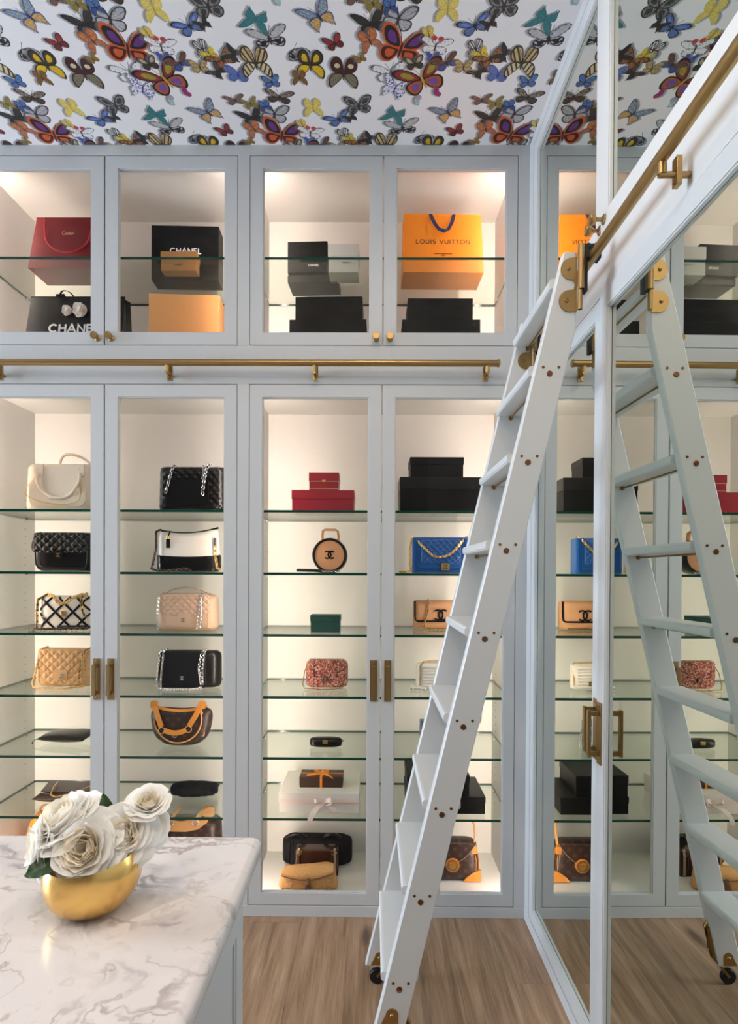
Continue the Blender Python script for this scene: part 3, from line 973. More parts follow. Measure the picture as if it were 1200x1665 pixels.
# ------------------------------------------------------------------ doors and their hardware
def make_door(parent, x0, x1, z0, z1, wx, pane_mat, pane_y, loc=(0, 0, 0), rz=0.0, stile=None, bot=0.053, top=0.054):
    """framed door in the x-z plane, face towards -y; wx = clear width inset of each stile (left, right)"""
    d = MB()
    g = 0.0022
    ax0, ax1, az0, az1 = x0 + g, x1 - g, z0 + g, z1 - g
    ix0, ix1, iz0, iz1 = x0 + wx[0], x1 - wx[1], z0 + bot, z1 - top

    def frame(o, i, ya, yb):
        ox0, ox1, oz0, oz1 = o
        jx0, jx1, jz0, jz1 = i
        v = []
        for y in (ya, yb):
            v += [(ox0, y, oz0), (ox1, y, oz0), (ox1, y, oz1), (ox0, y, oz1), (jx0, y, jz0), (jx1, y, jz0), (jx1, y, jz1), (jx0, y, jz1)]
        f = []
        for k in range(4):
            n = (k + 1) % 4
            f += [(k, n, n + 4, k + 4), (k + 8, k + 12, n + 12, n + 8), (k, k + 8, n + 8, n), (k + 4, n + 4, n + 12, k + 12)]
        d.add(v, f)
    e = 0.0015
    # face with eased outer arris, then a small stepped bead round the glass
    frame((ax0, ax1, az0, az1), (ix0 - .004, ix1 + .004, iz0 - .004, iz1 + .004), e, 0.020)
    frame((ax0 + e, ax1 - e, az0 + e, az1 - e), (ix0 - .004, ix1 + .004, iz0 - .004, iz1 + .004), 0.0, e)
    frame((ix0 - .0045, ix1 + .0045, iz0 - .0045, iz1 + .0045), (ix0, ix1, iz0, iz1), 0.0025 if pane_mat is MIRROR else 0.004, 0.018 if pane_mat is not MIRROR else pane_y - .001)
    o = d.build('door', PAINT, parent)
    o.location = loc
    o.rotation_euler = (0, 0, rz)
    p = MB(); p.box(ix0 - .003, ix1 + .003, pane_y, pane_y + .004, iz0 - .003, iz1 + .003)
    p.build('mirror_pane' if pane_mat is MIRROR else 'glass_pane', pane_mat, o)
    return o


def knob(door, x, z):
    k = MB()
    k.lathe([(0.0125, 0.0), (0.0125, -0.003), (0.011, -0.0045), (0.006, -0.006), (0.0052, -0.012), (0.0055, -0.021), (0.009, -0.0235), (0.0135, -0.0255), (0.0142, -0.029), (0.0142, -0.036), (0.013, -0.0385), (0.0105, -0.0385), (0.0098, -0.0375), (0.0, -0.0375)], 20, (x, 0, z), 'y')
    k.build('knob', BRASS, door)


def pull(door, x, z):
    k = MB()
    k.box(x - .0135, x + .0135, -0.004, 0.0, z - .080, z + .080, b=0.0008)
    k.box(x - .0075, x + .0075, -0.034, -0.026, z - .060, z + .060, b=0.001)
    for s in (-1, 1):
        k.box(x - .006, x + .006, -0.028, -0.003, z + s * .052 - .006, z + s * .052 + .006, b=0.001)
        k.lathe([(0.0045, -0.004), (0.0042, -0.0055), (0.0025, -0.0062), (0.0, -0.0062)], 10, (x, 0, z + s * .0715), 'y')
    k.build('door_handle', BRASS, door)


# ------------------------------------------------------------------ display cabinets in the back wall
SHELVES = (1.578, 1.333, 1.091, 0.847, 0.607, 0.367)


def cabinet(x0, x1, xm, z0, z1, floor_z, shelves, label, leds, upper, group):
    t = thing('display_cabinet', label, 'cabinet', ((x0 + x1) / 2, 0.0, z0), 0, group)
    cx = (x0 + x1) / 2
    X = lambda x: x - cx
    Zc = lambda z: z - z0
    D = 0.45
    b = MB(); b.box(X(x0 - .018), X(x1 + .018), D, D + .012, 0, Zc(z1)); b.build('back_panel', INNER, t)
    for xa, xb in ((x0 - .018, x0), (x1, x1 + .018)):
        b = MB(); b.box(X(xa), X(xb), 0.0205, D, Zc(floor_z) - .0, Zc(z1)); s = b.build('side_panel', INNER, t)
        if not upper:
            # shelf-pin holes drilled in two rows
            h = MB()
            xin, sg = (xb, 1) if xa < x0 else (xa, -1)
            for yy in (0.075, 0.37):
                z = 0.28
                while z < 1.66:
                    h.lathe([(0.0026, 0.0), (0.0026, 0.0006), (0.0, 0.0006)], 6, (X(xin) if sg > 0 else X(xin) - .0006, yy, Zc(z)), 'x')
                    z += 0.032
            stuff(h.build('pin_holes', BLACKM, s))
    b = MB(); b.box(X(x0), X(x1), 0.0205, D, Zc(z1) - .0005, Zc(z1) + .018); b.build('top_panel', INNER, t)
    b = MB(); b.box(X(x0), X(x1), 0.0205, D, Zc(floor_z) - .018, Zc(floor_z)); b.build('bottom_panel', INNER, t)
    for z in shelves:
        b = MB(); b.box(X(x0) + .002, X(x1) - .002, 0.03, D - .002, Zc(z) - .005, Zc(z) + .005)
        o = b.build('glass_shelf', [SHELFG, EDGE], t)
        for p in o.data.polygons:
            if abs(p.normal.z) < 0.5:
                p.material_index = 1
        pn = MB()
        for xx, sg in ((x0, 1), (x1, -1)):
            for yy in (0.075, 0.37):
                pn.cyl((X(xx), yy, Zc(z) - .0085), (X(xx) + sg * .012, yy, Zc(z) - .0085), 0.003, 8)
        stuff(pn.build('shelf_pins', SILVER, o))
    for xx, sg, mat in leds:
        b = MB()
        zt, zb = Zc(z1) - .02, Zc(floor_z) + .02
        # shallow profile fixed behind the door stop, facing into the case
        v = [(X(xx) + sg * .004, .026, zb), (X(xx) + sg * .016, .026, zb), (X(xx) + sg * .016, .026, zt), (X(xx) + sg * .004, .026, zt)]
        w = [(p[0], p[1] - .005, p[2]) for p in v]
        b.add(v + w, [(0, 3, 2, 1), (4, 5, 6, 7), (0, 1, 5, 4), (1, 2, 6, 5), (2, 3, 7, 6), (3, 0, 4, 7)])
        o = b.build('light_strip', [PAINT, mat], t)
        for p in o.data.polygons:
            p.material_index = 1 if p.center.y > .0255 else 0
    for k, (a, c, w) in enumerate(((x0, xm, (0.055, 0.054)), (xm, x1, (0.054, 0.048)))):
        if x0 < -1:
            w = ((0.055, 0.055), (0.055, 0.053))[k]
        dd = make_door(t, X(a), X(c), 0, Zc(z1), w, PANE, 0.010)
        s = -1 if k == 0 else 1
        if upper:
            knob(dd, X(xm) + s * 0.0265, Zc(2.241))
        else:
            pull(dd, X(xm) + s * 0.0275, Zc(0.921))
    return t


cabinet(-1.557, -0.524, -1.040, 2.214, 2.945, 2.222, (2.565,), 'upper left glass-fronted display cabinet holding the red shopping bag', ((-1.557, 1, LEDU), (-0.524, -1, LEDUW)), True, 'grey glass-door display cabinets')
cabinet(-0.479, 0.555, 0.037, 2.214, 2.945, 2.222, (2.565,), 'upper glass-fronted display cabinet holding the orange shopping bag', ((-0.479, 1, LEDU), (0.555, -1, LEDU)), True, 'grey glass-door display cabinets')
cabinet(-1.557, -0.524, -1.040, 0.042, 2.066, 0.050, SHELVES, 'tall lower display cabinet with the cream tote on its top glass shelf', ((-1.557, 1, LEDM), (-0.524, -1, LEDW)), False, 'grey glass-door display cabinets')
cabinet(-0.479, 0.555, 0.035, 0.042, 2.066, 0.050, SHELVES, 'tall lower display cabinet with red boxes on its top glass shelf, behind the ladder', ((-0.479, 1, LEDM), (0.555, -1, LEDM)), False, 'grey glass-door display cabinets')


# ------------------------------------------------------------------ mirrored wardrobes in the right wall
def wardrobe(z0, z1, label, upper):
    t = thing('mirrored_wardrobe', label, 'wardrobe', (0.598, 0, z0), -PI / 2, 'mirror-fronted wardrobes on the right wall')
    Zc = lambda z: z - z0
    b = MB(); b.box(0.06, 1.472, 0.46, 0.475, 0, Zc(z1)); b.build('back_panel', PAINT, t)
    for xa in (0.042, 1.474):
        b = MB(); b.box(xa, xa + .016, 0.0225, 0.46, 0, Zc(z1)); b.build('side_panel', PAINT, t)
    for za in (0, Zc(z1) - .016):
        b = MB(); b.box(0.06, 1.472, 0.0225, 0.46, za, za + .016); b.build('shelf_panel', PAINT, t)
    zm = 0.052
    d1 = make_door(t, 0.058, 0.764, 0, Zc(z1), (0.056, 0.056), MIRROR, 0.0115)
    # the nearer leaf stands a few millimetres ajar
    d2 = make_door(t, -0.706, 0.0, 0, Zc(z1), (0.055, 0.055), MIRROR, 0.0115, loc=(1.472, 0, 0), rz=0.0117)
    for d, xk in ((d1, 0.742), (d2, -0.679)):
        if upper:
            knob(d, xk, Zc(2.245))
        else:
            pull(d, xk, Zc(0.926))
    return t


wardrobe(2.214, 2.945, 'upper pair of mirrored doors on the right wall, above the brass rail', True)
wardrobe(0.042, 2.066, 'tall mirrored wardrobe doors on the right wall, behind the ladder', False)


# ------------------------------------------------------------------ brass ladder rails
def rail(label, p0, p1, wall_dir, brackets, seams=(), gap=0.062):
    t = thing('ladder_rail', label, 'rail', p0, 0, 'brass ladder rails')
    P0, P1 = Vector((0, 0, 0)), Vector(p1) - Vector(p0)
    ax = P1.normalized()
    W = Vector(wall_dir)
    b = MB()
    b.tube([P0, P1], 0.0125, 24)
    b.build('rail_bar', BRASS, t)
    for q in (P0, P1):
        s = 1 if q is P1 else -1
        c = MB(); c.tube([q - ax * s * 0.004, q + ax * s * 0.003, q + ax * s * 0.006], 0.0145, 20, radii=[0.0145, 0.0145, 0.012])
        c.build('end_cap', BRASS, t)
    for d in brackets:
        q = P0 + ax * d
        c = MB()
        hz = Vector((0, 0, 1))
        off = W * gap
        # saddle under the bar, arm to the wall, upright plate
        c.tube([q - hz * 0.011, q - hz * 0.034], 0.0085, 12)
        c.tube([q - hz * 0.034 - W * 0.006, q - hz * 0.034 + off], 0.0062, 12)
        lo, hi = q + off - hz * 0.056 - ax * 0.010 - W * 0.029, q + off - hz * 0.002 + ax * 0.010 - W * 0.019
        c.box(min(lo.x, hi.x), max(lo.x, hi.x), min(lo.y, hi.y), max(lo.y, hi.y), lo.z, hi.z, b=0.001)
        o = c.build('bracket', BRASS, t)
        s = MB(); pz = q + off - hz * 0.049 - W * 0.029
        s.tube([pz, pz - W * 0.003], 0.0042, 10)
        s.build('screw', BRASS_D, o)
    for d in seams:
        c = MB(); c.tube([P0 + ax * (d - .001), P0 + ax * (d + .001)], 0.0131, 24)
        c.build('joint_ring', BRASS_D, t)
    return t


rail('brass ladder rail running across the display wall between upper and lower cabinets', (0.470, -0.062, 2.127), (-1.60, -0.062, 2.127), (0, 1, 0), (0.041, 0.690, 1.247, 1.90), (0.46,))
rail('brass ladder rail on the mirrored right wall, carrying the ladder hooks', (0.545, -0.16, 2.127), (0.545, -1.52, 2.127), (1, 0, 0), (0.14, 1.045), gap=0.053)


# ------------------------------------------------------------------ ladder
def ladder():
    t = thing('library_ladder', 'white rolling library ladder hooked on the brass rail of the mirrored wall', 'ladder', (0.0076, -0.5985, 0.0))
    K = 0.2365                                   # lean: x gained per metre of height
    Yn, Yf, TH = -0.830 + .5985, -0.370 + .5985, 0.028
    cxz = lambda z: K * z
    zs = [0.282 + 0.2225 * i + 0.0155 for i in range(9)]
    hw = 0.0385
    for y0, y1, zb in ((Yn, Yn + TH, 0.060), (Yf - TH, Yf, 0.066)):
        b = MB()
        pts = []
        for z, s in ((zb, -1), (zb, 1), (2.142, 1), (2.142, -1)):
            pts.append((cxz(z) + s * hw, z))
        bm = bmesh.new()
        e = 0.003
        # plank with eased long edges
        prof = [(-hw, e), (-hw + e, 0), (hw - e, 0), (hw, e), (hw, TH - e), (hw - e, TH), (-hw + e, TH), (-hw, TH - e)]
        v = [(min(cxz(z) + p[0], 0.5009 - (e if p[1] in (0, TH) else 0)), y0 + p[1], z) for z in (zb, 1.955, 2.142) for p in prof]
        b.add(v, [(k + o8, (k + 1) % 8 + o8, (k + 1) % 8 + 8 + o8, k + 8 + o8) for o8 in (0, 8) for k in range(8)] + [tuple(range(7, -1, -1)), tuple(range(16, 24))])
        bm.free()
        st = b.build('stile', LADDER_PAINT, t)
        front = y0 < -.2
        yy, sg = (y0, -1) if front else (y1, 1)
        sc = MB()
        for z in zs:
            zc = z - 0.0155
            if zc > 2.0:
                continue
            sc.lathe([(0.0075, 0.0), (0.0075, sg * 0.0012), (0.0055, sg * 0.0018), (0.005, sg * 0.001), (0.0, sg * 0.001)], 12, (cxz(zc), yy, zc), 'y')
            for dx in (-0.0195, 0.0195):
                sc.lathe([(0.0038, 0.0), (0.0038, sg * 0.0009), (0.0, sg * 0.0009)], 8, (cxz(z) + dx, yy, z), 'y')
        stuff(sc.build('screws', COPPER, st))
        # hinged brass hook plate at the head: two round ears joined by a waist, pin, and hook over the rail
        hp = MB()
        fy = y0 - 0.003
        ear = []
        # outline of the plate in x-z (right edge straight along the pin)
        xr = 0.5085 - 0.0076
        c1, c2, r = (0.4955 - .0076, 2.100), (0.4915 - .0076, 2.020), 0.0275
        ear += [(xr, 2.130)]
        ear += [(c1[0] + r * math.cos(a), c1[1] + r * math.sin(a)) for a in [PI / 2 + .25 + i * (PI * 1.02) / 10 for i in range(11)]]
        ear += [(xr - 0.008, 2.072), (xr - .0045, 2.060), (xr - 0.008, 2.048)]
        ear += [(c2[0] + r * math.cos(a), c2[1] + r * math.sin(a)) for a in [PI / 2 + .25 + i * (PI * 1.02) / 10 for i in range(11)]]
        ear += [(xr, 1.992)]
        hp.prism(ear, 'y', fy, y0)
        o = hp.build('hook_plate', BRONZE_H, t)
        q = MB()
        for c in (c1, c2):
            q.lathe([(0.005, 0.0), (0.0046, -0.0016), (0.0025, -0.0026), (0.0, -0.0028)], 12, (c[0] - .008, fy, c[1]), 'y')
        stuff(q.build('screws', BRASS_D, o))
        pn = MB()
        px = 0.5165 - .0076
        pn.cyl((px, fy - .007, 2.046), (px, fy - .007, 2.156), 0.0085, 18)
        pn.cyl((px - .002, fy - .005, 1.996), (px - .002, fy - .005, 2.046), 0.006, 16)
        pn.build('hinge_pin', BRONZE_H, o)
        hk = MB()
        # upright strap with rollers riding over the rail
        rx = 0.545 - .0076
        hk.box(px + .004, px + .016, fy - .010, fy + .012, 2.040, 2.158, b=0.002)
        for rzv in (2.127 + .0255,):
            hk.lathe([(0.006, -0.012), (0.012, -0.012), (0.0135, -0.009), (0.0115, -0.004), (0.0115, 0.006), (0.0135, 0.011), (0.012, 0.014), (0.006, 0.014)], 20, (rx, fy + .004, rzv), 'x')
        hk.arc_band(rx, 2.127, .0132, .0195, -.35, PI + .35, fy - .012, fy + .016, 14)
        hk.box(px + .006, rx - .0136, fy - .006, fy + .010, 2.118, 2.138, b=.002)
        hk.build('rail_hook', BLACKM, o)
        # caster below: lobed face plate, fork reaching back, wheel on the floor
        cs = MB()
        if front:
            zc, zt, yp = 0.085, 0.222, y0
            xo = lambda z: cxz(z) + 0.0 - 0.004
        else:
            zc, zt, yp = 0.068, 0.098, y0
            xo = lambda z: cxz(z) + 0.0
        lob = [(xo(zt) + 0.016 * math.cos(a), zt - .004 + 0.016 * math.sin(a)) for a in [i * PI / 8 for i in range(9)]]
        lob += [(xo(zt - .03) - .022, zt - .03), (xo(zc) - .018, zc), (xo(zc) + .018, zc), (xo(zt - .03) + .022, zt - .03)]
        cs.prism(lob, 'y', yp - .003, yp)
        cs.lathe([(0.006, -.003), (0.0055, -.005), (0.003, -.0062), (0.0, -.0062)], 12, (xo(zt), yp, zt - .006), 'y')
        cs = cs.build('caster', BRASS, t)
        fk = MB()
        ym = (y0 + y1) / 2
        hx = cxz(0.16) + hw
        fk.box(hx - .004, hx + .004, ym - .011, ym + .011, 0.115, 0.205, b=.001)
        fk.tube([(hx, ym, 0.195), (hx + .010, ym, 0.20), (hx + .016, ym, 0.185)], 0.007, 10)
        for s in (-1, 1):
            fk.strap([(hx + .012, ym + s * .0105, 0.19), (hx - .012, ym + s * .0105, 0.085), (cxz(.03) + .008, ym + s * .0105, 0.026)], 0.008, 0.0025, (1, 0, 0))
        fk.build('fork', BRASS_D, cs)
        wl = MB()
        wl.lathe([(0.006, -0.008), (0.0225, -0.008), (0.0250, -0.005), (0.0250, 0.005), (0.0225, 0.008), (0.006, 0.008)], 24, (cxz(.03) + .008, ym, 0.0253), 'y')
        wl.build('wheel', BLACKM, cs)
    for z in zs:
        b = MB()
        xl, xr2 = cxz(z) - hw - 0.012, min(cxz(z) + hw + 0.009, 0.5009)
        th = 0.0125
        prof = [(xl, z - th + .006), (xl + .004, z - th + .001), (xl + .010, z - th), (xr2 - .008, z - th), (xr2 - .002, z - th + .002), (xr2, z - th + .007), (xr2, z + th - .007), (xr2 - .002, z + th - .002), (xr2 - .008, z + th), (xl + .010, z + th), (xl + .004, z + th - .001), (xl, z + th - .006)]
        b.prism(prof, 'y', Yn + TH - .0005, Yf - TH + .0005, smooth=False)
        # short horns that lap the stiles front and back
        tr = b.build('tread', LADDER_PAINT, t)
        rd = MB()
        zc = z - 0.0155
        rd.cyl((cxz(zc), Yn + TH, zc - .003), (cxz(zc), Yf - TH, zc - .003), 0.003, 10)
        for y in (Yn + TH, Yf - TH - .004):
            rd.cyl((cxz(zc), y, zc - .003), (cxz(zc), y + .004, zc - .003), 0.007, 12)
        rd.build('tie_rod', BRASS_D, tr)
    return t


ladder()

# ------------------------------------------------------------------ island, worktop
IX, IY, IZ = -0.175, -1.388, 0.91
isl = thing('island', 'pale grey painted island cabinet under the marble worktop', 'island', (-1.2, -1.42, 0))
b = MB()
bx = -0.200 + 1.2
b.box(-0.95, bx - .005, -1.55, -0.012, 0.0, 0.880)
b.build('body', PAINT, isl)
for (y0, y1) in ((-0.775, 0.0), (-1.56, -0.779)):
    e = MB()
    # framed end panel on the aisle side
    for ya, yb, za, zb in ((y0, y0 + .045, 0.05, .878), (y1 - .045, y1, 0.05, .878), (y0 + .045, y1 - .045, .79, .878), (y0 + .045, y1 - .045, .05, .13)):
        e.box(bx - .005, bx, ya, yb, za, zb, b=0.001)
    for ya, yb, za, zb in ((y0 + .045, y0 + .052, 0.13, .79), (y1 - .052, y1 - .045, 0.13, .79)):
        e.box(bx - .005, bx - .002, ya, yb, za, zb)
    e.build('end_panel', PAINT, isl)
e = MB(); e.box(-0.95, bx + .003, -1.56, 0.003, 0.0, 0.048, b=0.001); e.build('plinth', PAINT, isl)

top = MB()
X0, X1, Y0, Y1, r = -2.15, IX, -3.0, IY, 0.018
outline = []
for cx, cy, a in ((X1 - r, Y1 - r, 0.0), (X0 + r, Y1 - r, PI / 2), (X0 + r, Y0 + r, PI), (X1 - r, Y0 + r, 1.5 * PI)):
    outline += [(cx + r * math.cos(a + i * PI / 12), cy + r * math.sin(a + i * PI / 12), cx, cy) for i in range(7)]
prof = [(0.0, .880), (0.009, .8805), (0.0, .880)]
rings = []
for dz, ins in ((-.030, .010), (-.0285, .004), (-.025, .0008), (-.020, 0.0), (-.010, 0.0), (-.005, .0008), (-.0015, .004), (0.0, .010)):
    ring = []
    for (x, y, cx, cy) in outline:
        d = Vector((x - cx, y - cy)); d = d.normalized() * ins
        ring.append((x - d.x, y - d.y, IZ + dz))
    rings.append(ring)
n = len(outline)
v = [p for rg in rings for p in rg]
f = [(i * n + k, i * n + (k + 1) % n, (i + 1) * n + (k + 1) % n, (i + 1) * n + k) for i in range(len(rings) - 1) for k in range(n)]
top.add(v, f, True)
top.add(rings[0], [tuple(range(n - 1, -1, -1))]); top.add(rings[-1], [tuple(range(n))])
tag(top.build('worktop', MARBLE), 'thick white marble worktop with grey veins and a rounded front edge', 'worktop')

# ------------------------------------------------------------------ gold bowl of roses
BX, BY = -0.352, -1.607
bowl = MB()
nseg, nlev = 48, 14


def bowlpt(u, k, inner=False):
    a = 2 * PI * u
    rim = 2.06 + 0.15 * math.sin(a) + 0.06 * math.cos(a)
    th = 0.40 + (rim - 0.40) * k
    R = 0.0590 - (0.0022 if inner else 0)
    x = R * math.sin(th) ** 0.78 * math.cos(a)
    y = R * math.sin(th) ** 0.78 * math.sin(a)
    z = 0.0480 - (0.0525 - (0.002 if inner else 0)) * math.cos(th)
    # the whole form leans a little to the right, like a river stone
    return (x + 0.08 * (z - 0.03), y, z + 0.04 * x * min(1.0, max(0.0, (z - 0.004) / 0.05)))


bowl.grid(lambda u, k: bowlpt(u, k), nseg, nlev, wrapu=True)
bowl.grid(lambda u, k: bowlpt(u, k, True), nseg, nlev, wrapu=True)
bowl.grid(lambda u, k: tuple(Vector(bowlpt(u, 1)).lerp(Vector(bowlpt(u, 1, True)), k)), nseg, 1, wrapu=True)
bowl.add([bowlpt(i / nseg, 0) for i in range(nseg)], [tuple(range(nseg))])
bowl.add([bowlpt(i / nseg, 0, True) for i in range(nseg)], [tuple(range(nseg))])
o = bowl.build('bowl', GOLD)
zmin = min(q.co.z for q in o.data.vertices)
o.location = (BX, BY, IZ - zmin)
tag(o, 'rounded polished gold bowl holding the roses on the marble worktop', 'bowl')


def rose(label, c, axis, R, n, seed, open_=1.0, stem_to=None):
    rnd = random.Random(seed)
    c = Vector(c); A = Vector(axis).normalized()
    U = A.orthogonal().normalized(); Vv = A.cross(U)
    t = thing('rose', label, 'rose', c, 0, 'cream garden roses in the gold bowl')
    for k in range(n):
        f = (k + 0.5) / n
        ang = k * 2.39996 + rnd.uniform(-.2, .2)
        rad = U * math.cos(ang) + Vv * math.sin(ang)
        tan = A.cross(rad)
        tilt = math.radians(-12 + 96 * open_ * f ** 1.15 + rnd.uniform(-4, 4))
        L = R * (0.66 + 0.42 * f) * rnd.uniform(.88, 1.06)
        w = R * (0.20 + 0.56 * f) * rnd.uniform(.9, 1.1)
        cup = (0.70 - 0.42 * f) * w
        curl = R * (0.03 + 0.20 * f * f)
        base = -A * R * 0.42 + rad * R * (0.10 + 0.12 * f)
        ph, fr = rnd.uniform(0, 6), rnd.uniform(2.2, 3.4)
        d0 = A * math.cos(tilt) + rad * math.sin(tilt)
        nrm = rad * math.cos(tilt) - A * math.sin(tilt)

        def P(u, v):
            s = -1 + 2 * u
            wid = w * (0.26 + 0.74 * math.sin(min(1.0, v * 1.25) * PI * 0.5) ** 0.8)
            bow = math.sin(v * PI * 0.62)                        # belly outwards
            q = base + d0 * L * v + nrm * (R * 0.20 * bow * (1 - .4 * f))
            q = q + tan * s * wid - nrm * (s * s) * cup * (0.5 + .5 * v)
            q = q + nrm * curl * max(0, v - .6) ** 2 * 6
            q = q - d0 * L * 0.20 * abs(s) ** 2.6 * v
            q = q + nrm * R * 0.035 * math.sin(s * fr * 1.3 + ph) * v * v + d0 * R * 0.02 * math.sin(s * fr * 2.7 + ph) * v * v
            return tuple(q)
        m = MB()
        m.grid(P, 12, 9)
        m.build('petal', PETAL_IN if f < 0.45 else PETAL_OUT, t)
    s = MB()
    if stem_to is not None:
        s.tube(bez(-A * R * .40, -A * R * .75, Vector(stem_to) - c + Vector((0, 0, .02)), Vector(stem_to) - c, 8), 0.0022, 8)
        s.build('stem', STEM, t)
    # sepals under the bloom
    for k in range(5):
        ang = k * 2 * PI / 5
        rad = U * math.cos(ang) + Vv * math.sin(ang)
        m = MB()
        b0 = -A * R * .44
        tn = A.cross(rad)
        m.grid(lambda u, v: tuple(b0 + rad * R * .5 * v + A * R * .12 * v * v - A * R * .05 + tn * (u - .5) * R * .16 * math.sin(PI * min(.98, .15 + .85 * v))), 2, 4)
        m.build('sepal', LEAF, t)
    return t


B0 = Vector((BX, BY, IZ))
inn = (BX, BY, IZ + 0.012)
rose('largest cream rose, wide open and facing forward over the front rim of the bowl', (-0.352, -1.634, 0.998), (-0.02, -0.90, 0.42), 0.0385, 60, 1, 1.0, inn)
rose('cream rose at the upper left of the bouquet, tipped back towards the cabinets', (-0.396, -1.600, 1.023), (-0.45, -0.35, 0.80), 0.0400, 44, 2, 0.95, inn)
rose('cream rose drooping at the far left, low beside the dark green leaf', (-0.4200, -1.612, 0.990), (-0.78, -0.5, 0.12), 0.0330, 38, 3, 0.9, inn)
rose('cream rose right of the largest one, with tight ruffled centre petals', (-0.310, -1.612, 1.007), (0.16, -0.84, 0.42), 0.0325, 46, 4, 0.95, inn)
rose('uppermost cream rose of the bouquet, half open and upright', (-0.289, -1.586, 1.037), (0.10, -0.45, 0.88), 0.0250, 34, 5, 0.7, inn)
rose('cream rose at the far right of the bouquet, turned away to the side', (-0.287, -1.582, 1.008), (0.85, -0.35, 0.3), 0.0320, 40, 6, 0.95, inn)


def leaf(label, p0, p1, p2, p3, w, nrm):
    pts = bez(p0, p1, p2, p3, 10)
    nv = Vector(nrm).normalized()
    o0 = Vector(p0)
    m = MB()

    def P(u, v):
        i = min(9, int(v * 10)); q = pts[i].lerp(pts[i + 1], v * 10 - i)
        tg = (pts[min(10, i + 1)] - pts[max(0, i)]).normalized()
        sd = tg.cross(nv).normalized()
        s = -1 + 2 * u
        wid = w * math.sin(PI * min(.995, 0.04 + 0.96 * v)) ** 0.75
        q = q + sd * s * wid + nv * (abs(s) * wid * 0.28 + 0.0012 * math.sin(v * 26) * abs(s))
        return tuple(q - o0)
    m.grid(P, 6, 14)
    o = m.build('leaf', LEAF)
    o.location = o0
    return tag(o, label, 'leaf', 'rose leaves in the gold bowl')


leaf('dark green leaf sticking out to the left over the rim of the bowl', (-0.375, -1.630, 0.985), (-0.388, -1.640, 0.982), (-0.402, -1.648, 0.976), (-0.4130, -1.652, 0.972), 0.0125, (-0.2, -0.75, 0.6))
leaf('green leaf pointing up between the upper roses', (-0.338, -1.595, 0.995), (-0.340, -1.590, 1.015), (-0.343, -1.585, 1.030), (-0.351, -1.580, 1.046), 0.010, (0.3, -0.9, 0.2))
leaf('small dark leaf inside the rim of the bowl under the roses', (-0.345, -1.615, 0.985), (-0.330, -1.625, 0.982), (-0.322, -1.632, 0.972), (-0.316, -1.640, 0.955), 0.010, (0.2, -0.9, 0.3))

# ------------------------------------------------------------------ downlights added out of view for warm light
DOWN = [(-0.560, -1.90, 'added unseen downlight over the gold bowl on the island'),
        (0.065, -1.20, 'added unseen downlight nearest the display wall, over the aisle'),
        (-1.20, -2.57, 'added unseen downlight over the left side of the island'),
        (-0.40, -2.57, 'added unseen downlight over the right edge of the island'),
        (0.30, -2.57, 'added unseen downlight over the aisle behind the viewer'),
        (-0.60, -3.30, 'added unseen downlight at the rear of the room')]
for x, y, lab in DOWN:
    t = thing('added_downlight', lab, 'ceiling light', (x, y, CEIL), 0, 'added unseen downlights')
    b = MB(); b.lathe([(0.044, -0.0012), (0.058, -0.003), (0.060, -0.0005), (0.044, -0.0005)], 28, caps=False); b.build('bezel', WALLP, t)
    b = MB(); b.lathe([(0.0, -0.001), (0.044, -0.001)], 28, caps=False); o = b.build('diffuser', DOWNM, t)

# ------------------------------------------------------------------ boxes and paper bags
def box(label, x0, x1, yf, z, h, d, mat, rz=0.0, lid=0.0, group=None, name='gift_box', lidmat=None, gap=0.0):
    w = x1 - x0
    t = thing(name, label, 'box', ((x0 + x1) / 2, yf + d / 2, z + .0006), rz, group)
    b = MB()
    if lid > 0:
        b.box(-w / 2 + .002, w / 2 - .002, -d / 2 + .002, d / 2 - .002, 0, h - .003, b=0.0008)
        b.build('box_body', mat, t)
        l = MB(); l.box(-w / 2, w / 2, -d / 2, d / 2, h - lid, h, b=0.0012)
        l.build('lid', lidmat or mat, t)
    else:
        b.box(-w / 2, w / 2, -d / 2, d / 2, 0, h, b=0.0015)
        b.build('box_body', mat, t)
        l = MB(); l.box(-w / 2 - .0004, w / 2 + .0004, -d / 2 - .0004, d / 2 + .0004, h * .62, h * .62 + .0012)
        l.build('lid_seam', BLKSEAM if mat is BLK_CARD else mat, t)
    return t


BLKSEAM = plain('black_seam', (0.003, 0.003, 0.003, 1), 0.8)


